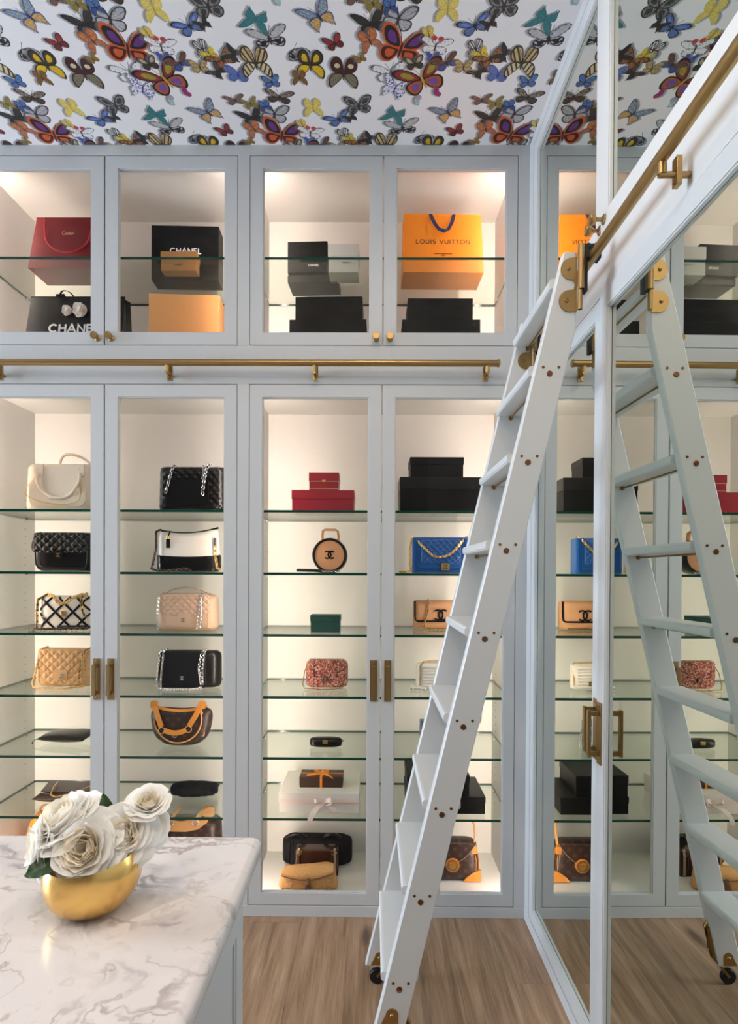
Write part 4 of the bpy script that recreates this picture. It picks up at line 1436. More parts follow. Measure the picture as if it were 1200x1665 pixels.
def paper_bag(label, x0, x1, yf, z, h, d, mat, taper=0.0, rz=0.0, lean=0.0, topdip=0.0):
    w = x1 - x0
    t = thing('shopping_bag', label, 'shopping bag', ((x0 + x1) / 2, yf + d / 2, z + .0006), rz)
    b = MB()
    hw, ht = w / 2, w / 2 - taper
    dt = d * 0.42                                # the open mouth is pinched together
    n = 8
    ring0 = [(-hw, -d / 2, 0), (hw, -d / 2, 0), (hw + .000, d / 2, 0), (-hw, d / 2, 0)]
    ring1 = [(-ht, -dt / 2 + lean, h), (ht, -dt / 2 + lean, h), (ht, dt / 2 + lean, h), (-ht, dt / 2 + lean, h)]

    def wall(p0, p1, q0, q1, fold):
        def P(u, v):
            q = Vector(p0).lerp(Vector(p1), u).lerp(Vector(q0).lerp(Vector(q1), u), v)
            if fold:
                q.x += fold * (1 - abs(2 * u - 1)) * v ** 1.3
            return tuple(q)
        b.grid(P, 6, 8, smooth=False)
    wall(ring0[0], ring0[1], ring1[0], ring1[1], 0)
    wall(ring0[1], ring0[2], ring1[1], ring1[2], -0.012)
    wall(ring0[2], ring0[3], ring1[2], ring1[3], 0)
    wall(ring0[3], ring0[0], ring1[3], ring1[0], 0.012)
    b.add(ring0, [(3, 2, 1, 0)])
    # turned-in hem
    b.box(-ht, ht, -dt / 2 + lean - .0012, -dt / 2 + lean + .0008, h - .03, h + .0005)
    b.build('bag_body', mat, t)
    return t, dt


CHB = plain('soft_black_paper', (0.006, 0.005, 0.005, 1), 0.35, spec=0.3)
# --- upper left cabinet
t, dt = paper_bag('glossy red Cartier paper bag with red cord handle on the upper glass shelf', -1.404, -1.100, 0.118, 2.57, 0.228, 0.155, RED_BAG, taper=0.012)
t['label'] = 'glossy red paper shopping bag with red cord handle on the upper glass shelf'
b = MB(); yy = -0.155 / 2 + 0.012
b.tube([(-0.105, -.032, .222), (-0.100, -.050, .19)] + [(x, -.062, z) for x, _, z in arc(0.0, 0.150, 0.093, 0.080, PI + .25, 2 * PI - .25, 16)] + [(0.100, -.050, .19), (0.105, -.032, .222)], 0.0028, 8)
b.build('cord_handle', plain('red_cord', (0.5, 0.01, 0.02, 1), 0.5), t)
for x in (-0.105, 0.105):
    b = MB(); b.lathe([(0.006, 0), (0.006, -.002), (0.004, -.003), (0.0, -.003)], 12, (x, -.033, .222), 'y'); b.build('eyelet', RED_BAG, t)
# script lettering drawn as pen strokes
sc_ = 0.052 / 11.5
strokes = [
    [(2.3, 3.3), (2.0, 3.9), (1.2, 3.9), (0.35, 3.0), (0.05, 1.7), (0.5, 0.4), (1.4, 0.1), (2.4, 0.7)],
    [(3.9, 1.7), (3.3, 2.0), (2.7, 1.3), (2.8, 0.4), (3.4, 0.3), (3.9, 1.2), (4.0, 1.8), (3.9, 0.6), (4.2, 0.25), (4.8, 0.9)],
    [(4.8, 0.9), (5.1, 1.9), (5.3, 1.5), (5.7, 1.8), (5.5, 0.6), (5.8, 0.25), (6.4, 1.1), (6.9, 2.8), (6.6, 1.0), (6.8, 0.3), (7.3, 0.7)],
    [(6.1, 2.1), (7.5, 2.15)],
    [(7.3, 0.7), (7.7, 1.7), (7.6, 0.6), (7.9, 0.25), (8.4, 0.8)], [(7.85, 2.55), (7.95, 2.65)],
    [(8.4, 0.9), (9.0, 1.3), (8.9, 1.8), (8.4, 1.4), (8.4, 0.5), (8.9, 0.25), (9.5, 0.9)],
    [(9.5, 0.9), (9.8, 1.9), (10.0, 1.5), (10.5, 1.8), (10.4, 1.4)]]
b = MB()
for s in strokes:
    pts = [((x - 5.2) * sc_ + 0.004, -0.155 / 2 - .0008 + .022 * ((y - 2) * sc_ + .105) / .228 * 2, (y - 2) * sc_ + 0.150) for x, y in s]
    sm = []
    for i in range(len(pts) - 1):
        p0, p1, p2, p3 = (Vector(pts[max(0, i - 1)]), Vector(pts[i]), Vector(pts[i + 1]), Vector(pts[min(len(pts) - 1, i + 2)]))
        for k in range(4):
            u = k / 4
            sm.append(0.5 * (2 * p1 + (p2 - p0) * u + (2 * p0 - 5 * p1 + 4 * p2 - p3) * u * u + (3 * p1 - p0 - 3 * p2 + p3) * u ** 3))
    sm.append(Vector(pts[-1]))
    b.tube([p + Vector((0, -.004, 0)) for p in sm], 0.0009, 5)
b.build('script_lettering', PRINT_G, t)

t = box('large black box with white capital lettering on the upper glass shelf, left of centre', -0.939, -0.657, 0.224, 2.57, 0.230, 0.088, BLK_CARD, rz=0.035, lid=0.0)
text('lettering', 'CHANEL', 0.023, PRINT_W, t, (0.003, -0.0446, 0.124), weight=0.20, spacing=0.16)
t = box('small bronze box standing in front of the large black lettered box', -0.871, -0.724, 0.138, 2.57, 0.078, 0.055, KRAFT, rz=0.0, lid=0.030)
text('lettering', 'CHANEL', 0.006, PRINT_B, t, (0, -0.0282, 0.024))

t, dt = paper_bag('black paper bag with white lettering and two white camellias, upper left cabinet floor', -1.415, -1.018, 0.10, 2.222, 0.248, 0.13, CHB, taper=0.004, lean=0.018)
text('lettering', 'CHANEL', 0.035, PRINT_W, t, (0.002, -0.0488, 0.103), weight=0.21, spacing=0.16, tilt=0.175, sx=1.03)


def camellia(par, x, y, z, r, seed):
    rn = random.Random(seed)
    m = MB()
    for k in range(16):
        f = k / 16
        a = k * 2.4
        rr = r * (0.12 + 0.80 * f)
        cx, cz = x + rr * math.cos(a) * .75, z + rr * math.sin(a) * .75
        s = r * (0.28 + 0.22 * f)
        ht = r * (0.75 - 0.55 * f)
        v = [(cx + s * math.cos(q * PI / 4 + a), y - ht - 0.25 * s * math.cos(q * PI / 4), cz + s * math.sin(q * PI / 4 + a)) for q in range(8)] + [(cx, y - ht + .1 * s, cz)]
        m.add(v, [(q, (q + 1) % 8, 8) for q in range(8)], True)
    m.lathe([(r * .95, 0), (r * .85, -r * .2), (0, -r * .3)], 12, (x, y, z), 'y')
    m.build('camellia', VELVET_IN, par)


camellia(t, -0.033, -0.034, 0.180, 0.0215, 1)
camellia(t, 0.020, -0.034, 0.182, 0.0300, 2)
b = MB()
b.strap(bez((-0.075, -.006, .25), (-.068, -.03, .272), (-.03, -.03, .272), (-.02, -.008, .25), 10), 0.012, 0.002, (0, 1, .3))
b.strap(bez((-0.075, -.01, .252), (-.09, -.04, .24), (-.07, -.04, .235), (-.05, -.02, .25), 8), 0.012, 0.002, (0, .3, 1))
b.build('ribbon_tie', BLK_MATTE, t)

t = box('tan kraft box, slightly turned, on the upper left cabinet floor below the black lettered box', -0.915, -0.632, 0.125, 2.222, 0.245, 0.13, TANBOX, rz=0.055)
PLT = plain('pale_print', (0.72, 0.38, 0.16, 1), 0.4)
text('lettering', 'CHANEL', 0.010, PLT, t, (0.0, -0.0656, 0.085))

# --- upper right cabinet
t = box('flat black box lying on the upper glass shelf under the upright lettered black box', -0.362, -0.148, 0.235, 2.57, 0.030, 0.13, BLK_CARD, rz=-0.05, group=None)
t = box('upright black box with small white lettering on the upper glass shelf', -0.360, -0.192, 0.215, 2.60, 0.130, 0.10, BLK_CARD, rz=-0.045)
text('lettering', 'CHANEL', 0.0085, PRINT_W, t, (0.026, -0.0506, 0.030), weight=0.2)
t = box('pale grey-white box on the upper glass shelf beside the upright black box', -0.186, -0.060, 0.150, 2.57, 0.116, 0.10, GREY_CARD, rz=-0.03, lid=0.05)
text('lettering', 'CHANEL', 0.007, plain('grey_print', (0.35, 0.33, 0.31, 1), 0.5), t, (0.012, -0.0506, 0.040))
t, dt = paper_bag('large orange paper shopping bag with navy ribbon handle on the upper glass shelf', 0.120, 0.450, 0.150, 2.57, 0.262, 0.155, ORANGE, taper=0.004, rz=0.02)
text('lettering', 'LOUIS VUITTON', 0.0195, PRINT_B, t, (0.0, -0.0540, 0.137), weight=0.15, spacing=0.20, tilt=0.170)
text('lettering', 'MAISON FONDEE EN 1854', 0.0040, PRINT_B, t, (0.0, -0.0640, 0.083), weight=.13, tilt=0.170, spacing=.2)
text('lettering', 'PARIS', 0.0040, PRINT_B, t, (0.0, -0.0652, 0.075), weight=.13, tilt=0.170, spacing=.2)
b = MB()
b.strap([(-.050, -.033, .262), (-.046, -.040, .245), (-.034, -.062, .205), (-.020, -.068, .182), (0.004, -.070, .172), (.020, -.066, .182), (.036, -.055, .215), (.045, -.038, .250), (.047, -.033, .262)], 0.014, 0.002, (1, 0, .35))
b.build('ribbon_handle', NAVY_T, t)
for i, (x0, x1, y, z, h, d, rz, l) in enumerate(((-0.335, -0.026, 0.09, 2.222, 0.130, 0.20, -0.02, 'black box on the upper right cabinet floor, lower of the left-hand stack'),
                                               (-0.314, -0.043, 0.11, 2.352, 0.100, 0.15, -0.02, 'black box on the upper right cabinet floor, upper of the left-hand stack'),
                                               (0.116, 0.428, 0.09, 2.222, 0.131, 0.20, 0.0, 'black box below the orange bag, lower of the two stacked'),
                                               (0.139, 0.401, 0.11, 2.353, 0.093, 0.15, 0.0, 'black box below the orange bag, upper of the two stacked'))):
    box(l, x0, x1, y, z, h, d, BLK_CARD, rz=rz, group='black boxes stacked on the upper cabinet floor')

# --- first lower shelf
S1, S2, S3, S4, S5, S6, S7 = 1.583, 1.338, 1.096, 0.852, 0.612, 0.372, 0.050
t = box('larger crimson box, lower of two stacked red boxes on the top lower shelf', -0.326, -0.074, 0.10, S1, 0.088, 0.17, RED_CARD, lid=0.036)
t = box('small crimson casket box with a gold clasp on top of the larger red box', -0.258, -0.136, 0.11, S1 + .088, 0.072, 0.10, RED_CARD, lid=0.034)
b = MB(); b.box(-.007, .007, -.054, -.0495, .034, .042, b=.001); b.build('clasp', GOLDCH, t)
b = MB(); b.box(-.0605, .0605, -.0507, .0507, .036, .0375); b.box(-.0605, .0605, -.0507, .0507, .006, .0075); b.build('gilt_line', PRINT_G, t)
t = box('wide black box, lower of the stack on the top lower shelf behind the ladder', 0.110, 0.452, 0.10, S1, 0.142, 0.19, BLK_CARD, lid=0.05, lidmat=CHB)
t = box('black box on top of the wide black box behind the ladder', 0.152, 0.370, 0.12, S1 + .142, 0.084, 0.14, BLK_CARD, lid=0.03)
# --- third shelf
t = box('small emerald green box alone on a middle glass shelf', -0.249, -0.128, 0.097, S3, 0.070, 0.09, GREEN_CARD, lid=0.025)
# --- sixth shelf
t = box('wide white box with a blush ribbon bow on a low glass shelf', -0.371, -0.048, 0.084, S6, 0.078, 0.285, WHITE_CARD, lid=0.030)
b = MB()
yb = -0.1425 - .004
for s in (-1, 1):
    b.strap(bez((0.02, yb, .045), (0.02 + s * .03, yb - .03, .075), (0.02 + s * .055, yb - .028, .05), (0.024, yb - .004, .040), 10), 0.018, 0.0012, (0, .6, 1))
b.strap(bez((0.018, yb, .04), (-.01, yb - .045, .035), (-.03, yb - .0560, .014), (-.032, yb - .0560, -.022), 12), 0.020, 0.0010, (1, 0, 0))
b.strap(bez((0.026, yb, .04), (.04, yb - .012, .03), (.06, yb - .016, .022), (.07, yb - .018, .014), 8), 0.016, 0.0012, (.5, 0, 1))
b.box(-.163, .163, -.1432, -.1426, .040, .056)
b.build('ribbon_bow', PINK_RIB, t)
t = box('dark brown box tied with an orange ribbon, on the white box', -0.296, -0.117, 0.15, S6 + .078, 0.045, 0.095, BROWN_CARD, lid=0.040)
b = MB()
b.strap([(-.0905, 0, .0455), (.0905, 0, .0455)], 0.010, 0.0012, (0, 1, 0))
b.strap([(0, -.0480, .0455), (0, .0480, .0455)], 0.010, 0.0012, (1, 0, 0)); b.box(-.005, .005, -.0486, -.0478, 0.001, .045)
for s in (-1, 1):
    b.strap(bez((0, -.005, .046), (s * .02, -.02, .070), (s * .05, -.02, .060), (s * .012, -.008, .048), 10), 0.012, 0.0012, (0, 1, .5))
b.strap(bez((0, -.01, .048), (-.02, -.04, .056), (-.04, -.04, .05), (-.06, -.03, .047), 8), 0.011, 0.0012, (0, 1, .3))
b.strap(bez((0, -.01, .048), (.03, -.045, .056), (.035, -.052, .05), (.05, -.05, .040), 8), 0.011, 0.0012, (0, 1, .3))
b.build('ribbon_bow', ORANGE_D, t)
t = box('wide black box on the low glass shelf behind the ladder, lower of the pair', 0.145, 0.460, 0.081, S6, 0.069, 0.25, BLK_CARD, lid=0.025)
t = box('deep black box standing on the wide black box, low shelf behind the ladder', 0.145, 0.397, 0.087, S6 + .069, 0.085, 0.22, BLK_CARD, lid=0.03)


# ------------------------------------------------------------------ handbags
def bag(label, x0, x1, yf, z, d, rz=0.0, name='handbag', cat='handbag'):
    t = thing(name, label, cat, ((x0 + x1) / 2, yf + d / 2, z + .0006), rz)
    RESTING.add(t.name)
    return t, x1 - x0


def flap_panel(t, w, z_lo, z_hi, yf, mat, quilt=None, tongue=None, wrap=0.03, kc=7):
    """front flap: thin padded panel with rounded lower corners, rolling over the top edge"""
    m = MB()
    pillow(m, w, z_hi - z_lo, 0.014, kc=kc, p=12, q=12, quilt=quilt, nu=80 if quilt else 30, nv=56 if quilt else 18, cy=yf, z0=z_lo)
    m.grid(lambda u, v: ((u - .5) * w * .985, yf + .004 + wrap * (1 - math.cos(v * PI / 2)) - .006 * (1 - v), z_hi - .010 + .012 * math.sin(v * PI / 2)), 12, 5)
    if tongue:
        tw, tz = tongue
        m.prism(rrect(-tw / 2, tw / 2, tz, z_lo + .012, .010), 'y', yf - .0075, yf + .001)
    return m.build('flap', mat, t)


def chain(t, path, L=0.013, r=0.0016, mat=GOLDCH, weave=None, flat=1.0, name='chain_strap'):
    m = MB(); m.links(path, L, r, flat)
    o = m.build(name, mat, t)
    if weave is not None:
        k = MB(); k.tube(path, r * 1.5, 6); k.build('leather_cord', weave, o)
    return o


def logo(t, x, z, r, y, mat, w=None, d=.0025):
    m = MB(); cc(m, x, z, r, y, w, d)
    return m.build('emblem', mat, t)


# cream tote
t, w = bag('large cream leather tote with two round handles and a fine gold chain', -1.414, -1.128, 0.095, S1, 0.11, name='tote_bag')
m = MB(); pillow(m, w, 0.196, 0.11, kc=22, p=8, q=10, wtop=0.955, wbot=1.03, nu=26, nv=18); m.build('bag_body', CREAM, t)
m = MB(); m.prism(rrect(-.115, .115, .018, .120, .03), 'y', -.0575, -.0525); m.build('front_pocket', CREAM, t)
for x in (-.075, .090):
    m = MB(); m.prism(rrect(x - .018, x + .018, .138, .188, .006, rt=.006), 'y', -.0590, -.046)
    m.lathe([(0.005, -.059), (.0046, -.0605), (0, -.061)], 10, (x - .003, 0, .168), 'y'); m.build('handle_tab', CREAM, t)
m = MB(); m.tube([(-.075, -.058, .150)] + [(x, -.064 - .004 * math.sin(i), z) for i, (x, _, z) in enumerate(arc(.0075, .135, .085, .085, PI, 2 * PI, 18))] + [(.090, -.058, .150)], .0058, 10); m.build('handle', CREAM, t)
m = MB(); m.tube(bez((-.035, .035, .186), (-.036, .033, .228), (-.020, .026, .244), (.015, .024, .242), 8) + bez((.015, .024, .242), (.06, .020, .238), (.105, .018, .206), (.108, .016, .184), 10)[1:], .0055, 10); m.build('handle', CREAM, t)
chain(t, bez((-.075, -.062, .150), (-.09, -.068, .11), (-.135, -.068, .09), (-.128, -.066, .07), 8) + bez((-.128, -.066, .07), (-.10, -.066, .03), (.07, -.066, .0), (.095, -.066, .05), 12)[1:] + bez((.095, -.066, .05), (.105, -.066, .08), (.09, -.066, .12), (.093, -.062, .150), 6)[1:], .008, .0009, GOLDCH)

# black shopping tote with chains
t, w = bag('black quilted leather shopping tote with silver chain shoulder straps', -0.858, -0.588, 0.055, S1, 0.10, name='tote_bag', rz=0.0)
m = MB(); pillow(m, w, 0.178, 0.10, kc=26, p=10, q=12, wtop=0.965, wbot=1.0, quilt=(.032, .004), nu=84, nv=56); m.build('bag_body', BLK_LEATHER, t)
m = MB(); m.prism(rrect(-.09, .075, .020, .120, .012), 'y', -.0555, -.048); m.build('front_pocket', BLK_LEATHER, t)
chain(t, bez((-.063, -.028, .180), (-.066, -.06, .186), (-.075, -.062, .13), (-.094, -.060, .065), 12), .017, .0019, SILVER, BLK_LEATHER)
chain(t, bez((.078, -.028, .184), (.070, -.062, .190), (.055, -.064, .12), (.053, -.062, .058), 12), .017, .0019, SILVER, BLK_LEATHER)
chain(t, bez((.045, -.020, .186), (.050, -.050, .176), (.058, -.058, .150), (.053, -.060, .12), 8), .015, .0016, SILVER, None)

# black quilted flap bag
t, w = bag('glossy black flap bag with quilted flap and gold turn-lock, second glass shelf', -1.389, -1.150, 0.13, S2, 0.085)
m = MB(); pillow(m, w, 0.155, 0.085, kc=12, p=8, q=8, nu=26, nv=18); m.build('bag_body', BLK_LEATHER, t)
flap_panel(t, w * .985, .075, .160, -.042, BLK_LEATHER, quilt=(.034, .0075))
m = MB(); m.tube([(x * .94, -.047, z) for x, _, z in [(-.115, 0, .09), (-.112, 0, .03), (-.100, 0, .012), (.100, 0, .012), (.112, 0, .03), (.115, 0, .09)]], .004, 8); m.build('piping', BLK_LEATHER, t)
m = MB(); m.prism([(.022 * math.cos(i * PI / 8) * .9 - .012, .067 + .016 * math.sin(i * PI / 8)) for i in range(16)], 'y', -.052, -.040); m.build('lock_tab', BLK_LEATHER, t)
logo(t, -.012, .067, .0085, -.0525, GOLDCH, .0028)
m = MB(); m.tube(bez((-.113, .01, .16), (-.135, -.01, .155), (-.135, -.03, .09), (-.118, -.035, .085), 10), .006, 8); m.build('shoulder_strap', BROWN_L, t)

# white and black hobo
t, w = bag('white leather hobo bag with black base, black tag and mixed chain strap', -0.893, -0.632, 0.14, S2, 0.085)
dip = lambda x: -.016 * (1 - x * x) + .006 * x
m = MB(); pillow(m, w, 0.178, 0.085, kc=14, p=9, q=9, wtop=0.93, wbot=1.0, topf=dip, nu=26, nv=20); m.build('bag_body', WHITE_L, t)
m = MB(); pillow(m, w * 1.008, 0.068, 0.094, kc=14, p=9, q=16, topf=lambda x: .008 * x * x, nu=26, nv=10, z0=0.0); m.build('base_panel', BLK_LEATHER, t)
m = MB(); m.tube([(x * w * .46, 0.0, .179 + dip(x)) for x in [-1 + i / 8 for i in range(17)]], .0042, 8); m.build('zip', BLK_LEATHER, t)
m = MB(); m.box(-.082, -.066, -.049, -.045, .098, .136, b=.001); m.tube([(-.074, -.048, .136), (-.074, -.042, .150), (-.074, -.02, .168)], .003, 8); m.build('zip_tag', BLK_MATTE, t)
m = MB(); m.lathe([(.0065, 0), (.007, .006), (.005, .012), (0, .013)], 12, (-.074, -.048, .136), 'z'); m.build('zip_cap', GOLDCH, t)
chain(t, [(-.112, -.02, .175), (-.124, -.045, .165), (-.122, -.05, .10), (-.130, -.055, .05), (-.136, -.062, .012), (-.10, -.075, .004), (-.06, -.085, .004), (-.02, -.082, .010), (.01, -.078, .014), (.03, -.08, .006)], .013, .0026, BROWN_CH := plain('ruthenium_chain', (0.20, 0.13, 0.11, 1), .3, 1.0), BLK_LEATHER)
m = MB(); m.tube([(.118, -.045, .140), (.119, -.047, .110)], .0055, 10); m.build('strap_end', BLKGREY := plain('dark_grey_leather', (.06, .05, .05, 1), .4), t)
chain(t, [(.119, -.047, .112), (.122, -.05, .06), (.130, -.055, .018), (.145, -.06, .006)], .015, .0026, GOLDCH)

# lattice bag
t, w = bag('white bag crossed by a black leather lattice, with a heavy gold and black chain', -1.387, -1.164, 0.16, S3, 0.075)
m = MB(); pillow(m, w, 0.142, 0.075, kc=12, p=8, q=8, nu=24, nv=16); m.build('bag_body', WHITE_L, t)
m = MB(); m.box(-w * .48, w * .48, -.0392, -.037, .0525, .0540); m.build('flap_edge', CREAM, t)
m = MB()
for s in (1, -1):
    for k in range(-1, 3):
        x0 = (-.111 + k * .074)
        a, c = (x0, .0), (x0 + .148, .148)
        if s < 0:
            a, c = (-a[0], a[1]), (-c[0], c[1])
        pts = []
        for i in range(25):
            u = i / 24
            x, z = a[0] + (c[0] - a[0]) * u, a[1] + (c[1] - a[1]) * u
            if abs(x) < w / 2 * .97 and .004 < z < .139:
                bul = max(0, 1 - abs(2 * x / w) ** 8) ** .5 * max(0, 1 - abs(2 * z / .142 - 1) ** 8) ** .5
                pts.append((x, -.0375 * bul - .0015, z))
        if len(pts) > 2:
            m.strap(pts, .0085, .003, (s, 0, -1))
m.build('lattice', BLK_LEATHER, t)
chain(t, [(-.085, -.01, .145), (-.108, -.04, .125), (-.110, -.044, .08), (-.106, -.05, .02), (-.108, -.055, .006)], .016, .0024, GOLDCH, BLK_LEATHER)
chain(t, bez((-.085, -.01, .146), (-.02, -.05, .15), (-.035, -.055, .10), (.01, -.055, .112), 10) + bez((.01, -.055, .112), (.03, -.055, .12), (.05, -.045, .15), (.09, -.02, .148), 8)[1:], .016, .0028, GOLDCH)
chain(t, bez((.072, -.02, .148), (.075, -.05, .13), (.075, -.052, .09), (.09, -.05, .06), 8), .014, .0022, GOLDCH, BLK_LEATHER)
chain(t, [(-.135, -.06, .006), (-.09, -.075, .005), (-.04, -.07, .006), (.0, -.075, .006), (.05, -.07, .008), (.11, -.065, .008)], .016, .0026, BROWN_CH, BLK_LEATHER)
m = MB(); m.strap([(-.02, -.058, .012), (.03, -.062, .013), (.11, -.055, .013)], .016, .004, (0, .5, 1)); m.build('shoulder_strap', BLK_LEATHER, t)
m = MB(); m.box(-.010, .010, -.047, -.040, .056, .078, b=.002); o = m.build('turn_lock', GOLDCH, t)
logo(t, 0, .067, .0075, -.047, GOLDCH, .0026)

# beige flap bag with top handle
t, w = bag('beige quilted flap bag with a thin top handle and silver chain, third glass shelf', -0.907, -0.644, 0.160, S3, 0.09)
m = MB(); pillow(m, w, 0.150, 0.09, kc=9, p=7, q=8, wtop=.95, nu=26, nv=18); m.build('bag_body', BEIGE, t)
flap_panel(t, w * .80, .062, .152, -.043, BEIGE, quilt=(.028, .007), tongue=(.052, .030))
m = MB(); m.tube(bez((-.092, -.005, .150), (-.06, -.01, .185), (.03, -.01, .185), (.078, -.005, .155), 14), .0034, 8); m.build('handle', BEIGE, t)
for px in ([(-.094, -.02, .155), (-.104, -.05, .14), (-.113, -.052, .06), (-.108, -.055, .005)], [(.066, -.02, .158), (.072, -.054, .145), (.062, -.056, .06), (.056, -.058, .006)], [(.082, -.015, .158), (.074, -.056, .145), (.075, -.058, .05), (.070, -.06, .006)]):
    chain(t, px, .011, .0012, SILVER, None)
logo(t, -.004, .044, .0075, -.0525, SILVER, .0024)
for k in (0, 1):
    m = MB(); m.tube([(.095 + k * .014, -.040 + k * .012, .012), (.098 + k * .014, -.044 + k * .012, .075), (.094 + k * .013, -.038 + k * .012, .135)], .0022, 6); m.build('gusset_piping', CAMEL, t)

# camel flap bag
t, w = bag('camel quilted double flap bag with woven gold chain, fourth glass shelf', -1.416, -1.172, 0.170, S4, 0.085)
m = MB(); pillow(m, w, 0.158, 0.085, kc=9, p=7, q=7, wtop=.93, quilt=(.034, .007), nu=84, nv=60); m.build('bag_body', CAMEL, t)
flap_panel(t, w * .80, .066, .162, -.040, CAMEL, quilt=(.034, .008), tongue=(.055, .034), kc=8)
logo(t, .006, .052, .0085, -.050, SILVER, .0028)
chain(t, [(-.075, .0, .168), (-.085, -.035, .160), (-.098, -.050, .09), (-.104, -.050, .06), (-.114, -.052, .025), (-.108, -.06, .008), (-.06, -.075, .004), (-.02, -.072, .006), (.03, -.080, .004), (.06, -.07, .006), (.105, -.06, .012)], .012, .0019, GOLDCH, CAMEL)
chain(t, [(.118, -.01, .168), (.100, -.035, .158), (.086, -.052, .12), (.084, -.053, .075), (.080, -.054, .04)], .012, .0019, GOLDCH, BROWN_L)

# black flap bag with silver chain
t, w = bag('plain black flap bag framed by a doubled silver chain, fourth glass shelf', -0.893, -0.634, 0.165, S4, 0.09)
m = MB(); pillow(m, w, 0.158, 0.09, kc=9, p=8, q=8, nu=26, nv=18); m.build('bag_body', BLK_LEATHER, t)
m = MB(); pillow(m, w * .78, .152, .012, kc=12, p=12, q=12, cx=-.022, cy=-.043, z0=.004); m.build('flap', BLK_MATTE, t)
logo(t, -.022, .046, .0085, -.0505, SILVER, .0032)
for px in ([(-.100, -.01, .164), (-.113, -.045, .158), (-.122, -.052, .08), (-.126, -.055, .02), (-.112, -.062, .004)], [(-.094, -.01, .164), (-.099, -.048, .158), (-.105, -.055, .08), (-.109, -.058, .02), (-.10, -.07, .004)],
           [(.066, -.01, .164), (.058, -.048, .150), (.048, -.055, .09), (.058, -.056, .02)], [(.070, -.01, .164), (.070, -.048, .150), (.064, -.054, .08), (.066, -.056, .02)],
           [(-.112, -.064, .004), (-.05, -.080, .004), (.02, -.080, .004), (.060, -.062, .006)], [(-.10, -.074, .004), (-.05, -.092, .004), (.02, -.090, .004), (.064, -.060, .010)]):
    chain(t, px, .0125, .0017, SILVER, None)

# brown canvas hobo with tan strap
t, w = bag('brown canvas half-moon bag with an orange-tan strap and brass rings', -0.923, -0.668, 0.150, S5, 0.085)
m = MB(); pillow(m, w, 0.205, 0.085, kc=3.0, p=6, q=6, wtop=1.10, wbot=0.86, topf=lambda x: -.030 * (1 - x * x) - .02, nu=28, nv=22); m.build('bag_body', MONO, t)
m = MB(); m.strap([(x * w * .44, -.030, .172 - .022 * (1 - x * x)) for x in [-1 + i / 8 for i in range(17)]], .012, .004, (0, .3, 1)); m.build('top_band', TAN, t)
m = MB(); m.tube([(x, -.041 - .004 * (1 - abs(x) / .11), z) for x, _, z in arc(-.004, .118, .098, .098, PI + .05, 2 * PI + .35, 22)], .0032, 8); m.build('piping', TANL, t)
m = MB(); m.tube([(.085 + .0, -.030, .165), (.108, -.028, .10), (.100, -.030, .045)], .0026, 8); m.build('piping', TANL, t)
for p in ([(-.104, -.035, .176), (-.085, -.050, .130), (-.068, -.054, .088)], [(.092, -.035, .184), (.072, -.050, .135), (.046, -.054, .092)]):
    m = MB(); m.strap(p, .021, .005, (1, 0, .35)); m.build('shoulder_strap', TAN, t)
m = MB(); m.strap(bez((-.056, -.056, .076), (-.03, -.060, .062), (.01, -.060, .060), (.034, -.056, .078), 10), .020, .005, (0, .2, 1)); m.build('shoulder_strap', TAN, t)
for x, z in ((-.066, .074), (.044, .080)):
    m = MB(); m.tube([(x + .013 * math.cos(i * PI / 8), -.057, z + .013 * math.sin(i * PI / 8)) for i in range(16)], .0018, 8, True); m.build('ring', GOLDCH, t)
m = MB(); m.tube([(-.012 + .007 * math.cos(i * PI / 6), -.060, .052 + .005 * math.sin(i * PI / 6)) for i in range(12)], .0016, 6, True); m.build('ring', SILVER, t)
for x in (-.105, .095):
    m = MB(); m.prism(rrect(x - .014, x + .014, .160, .192, .008), 'y', -.040, -.028); m.build('strap_tab', TAN, t)

# black pouch lying flat
t, w = bag('slim dark brown pouch lying flat on the fifth shelf of the left cabinet', -1.410, -1.190, 0.165, S5, 0.13, name='pouch', cat='pouch')
m = MB()
for sgn in (1, -1):
    m.grid(lambda u, v: ((-.5 + u) * w * (1 - .06 * abs(2 * v - 1)), (v - .5) * .13 - .25 * (u - .5) * .10, .022 + sgn * .017 * (max(0, 1 - abs(2 * u - 1) ** 3) * max(0, 1 - abs(2 * v - 1) ** 3)) ** .6 + .018 * u * v), 18, 10)
m.build('pouch_body', BLK_LEATHER, t)
m = MB(); m.tube([(-w * .48, -.03, .022), (0, -.062, .022), (w * .45, -.085, .030)], .0022, 6); m.build('zip', BROWN_L, t)
m = MB(); m.strap(bez((-w * .47, -.035, .022), (-.115, -.05, .02), (-.117, -.055, .012), (-.119, -.05, .003), 6), .007, .002, (0, 1, 0)); m.build('zip_tag', BLK_LEATHER, t)

# envelope clutch
t, w = bag('dark brown envelope clutch with a fine gold chain on the sixth shelf', -1.400, -1.152, 0.135, S6, 0.15, name='clutch_bag', cat='clutch')
m = MB()
for sgn in (1, -1):
    m.grid(lambda u, v: ((-.5 + u) * w * (1 - .10 * v), (v - .5) * .15, .026 + sgn * .019 * (max(0, 1 - abs(2 * u - 1) ** 5) * max(0, 1 - abs(2 * v - 1) ** 4)) ** .5 + .020 * v * v), 18, 10)
m.build('bag_body', MONO, t)
m = MB()
m.add([(-w * .46, .05, .060), (w * .46, .05, .060), (.0 + w * .40, -.050, .049), (.02, -.074, .040), (-w * .40, -.050, .049), (-w * .46, .05, .056), (w * .46, .05, .056), (w * .40, -.050, .045), (.02, -.074, .036), (-w * .40, -.050, .045)],
      [(0, 1, 2, 3, 4), (9, 8, 7, 6, 5), (0, 5, 6, 1), (1, 6, 7, 2), (2, 7, 8, 3), (3, 8, 9, 4), (4, 9, 5, 0)])
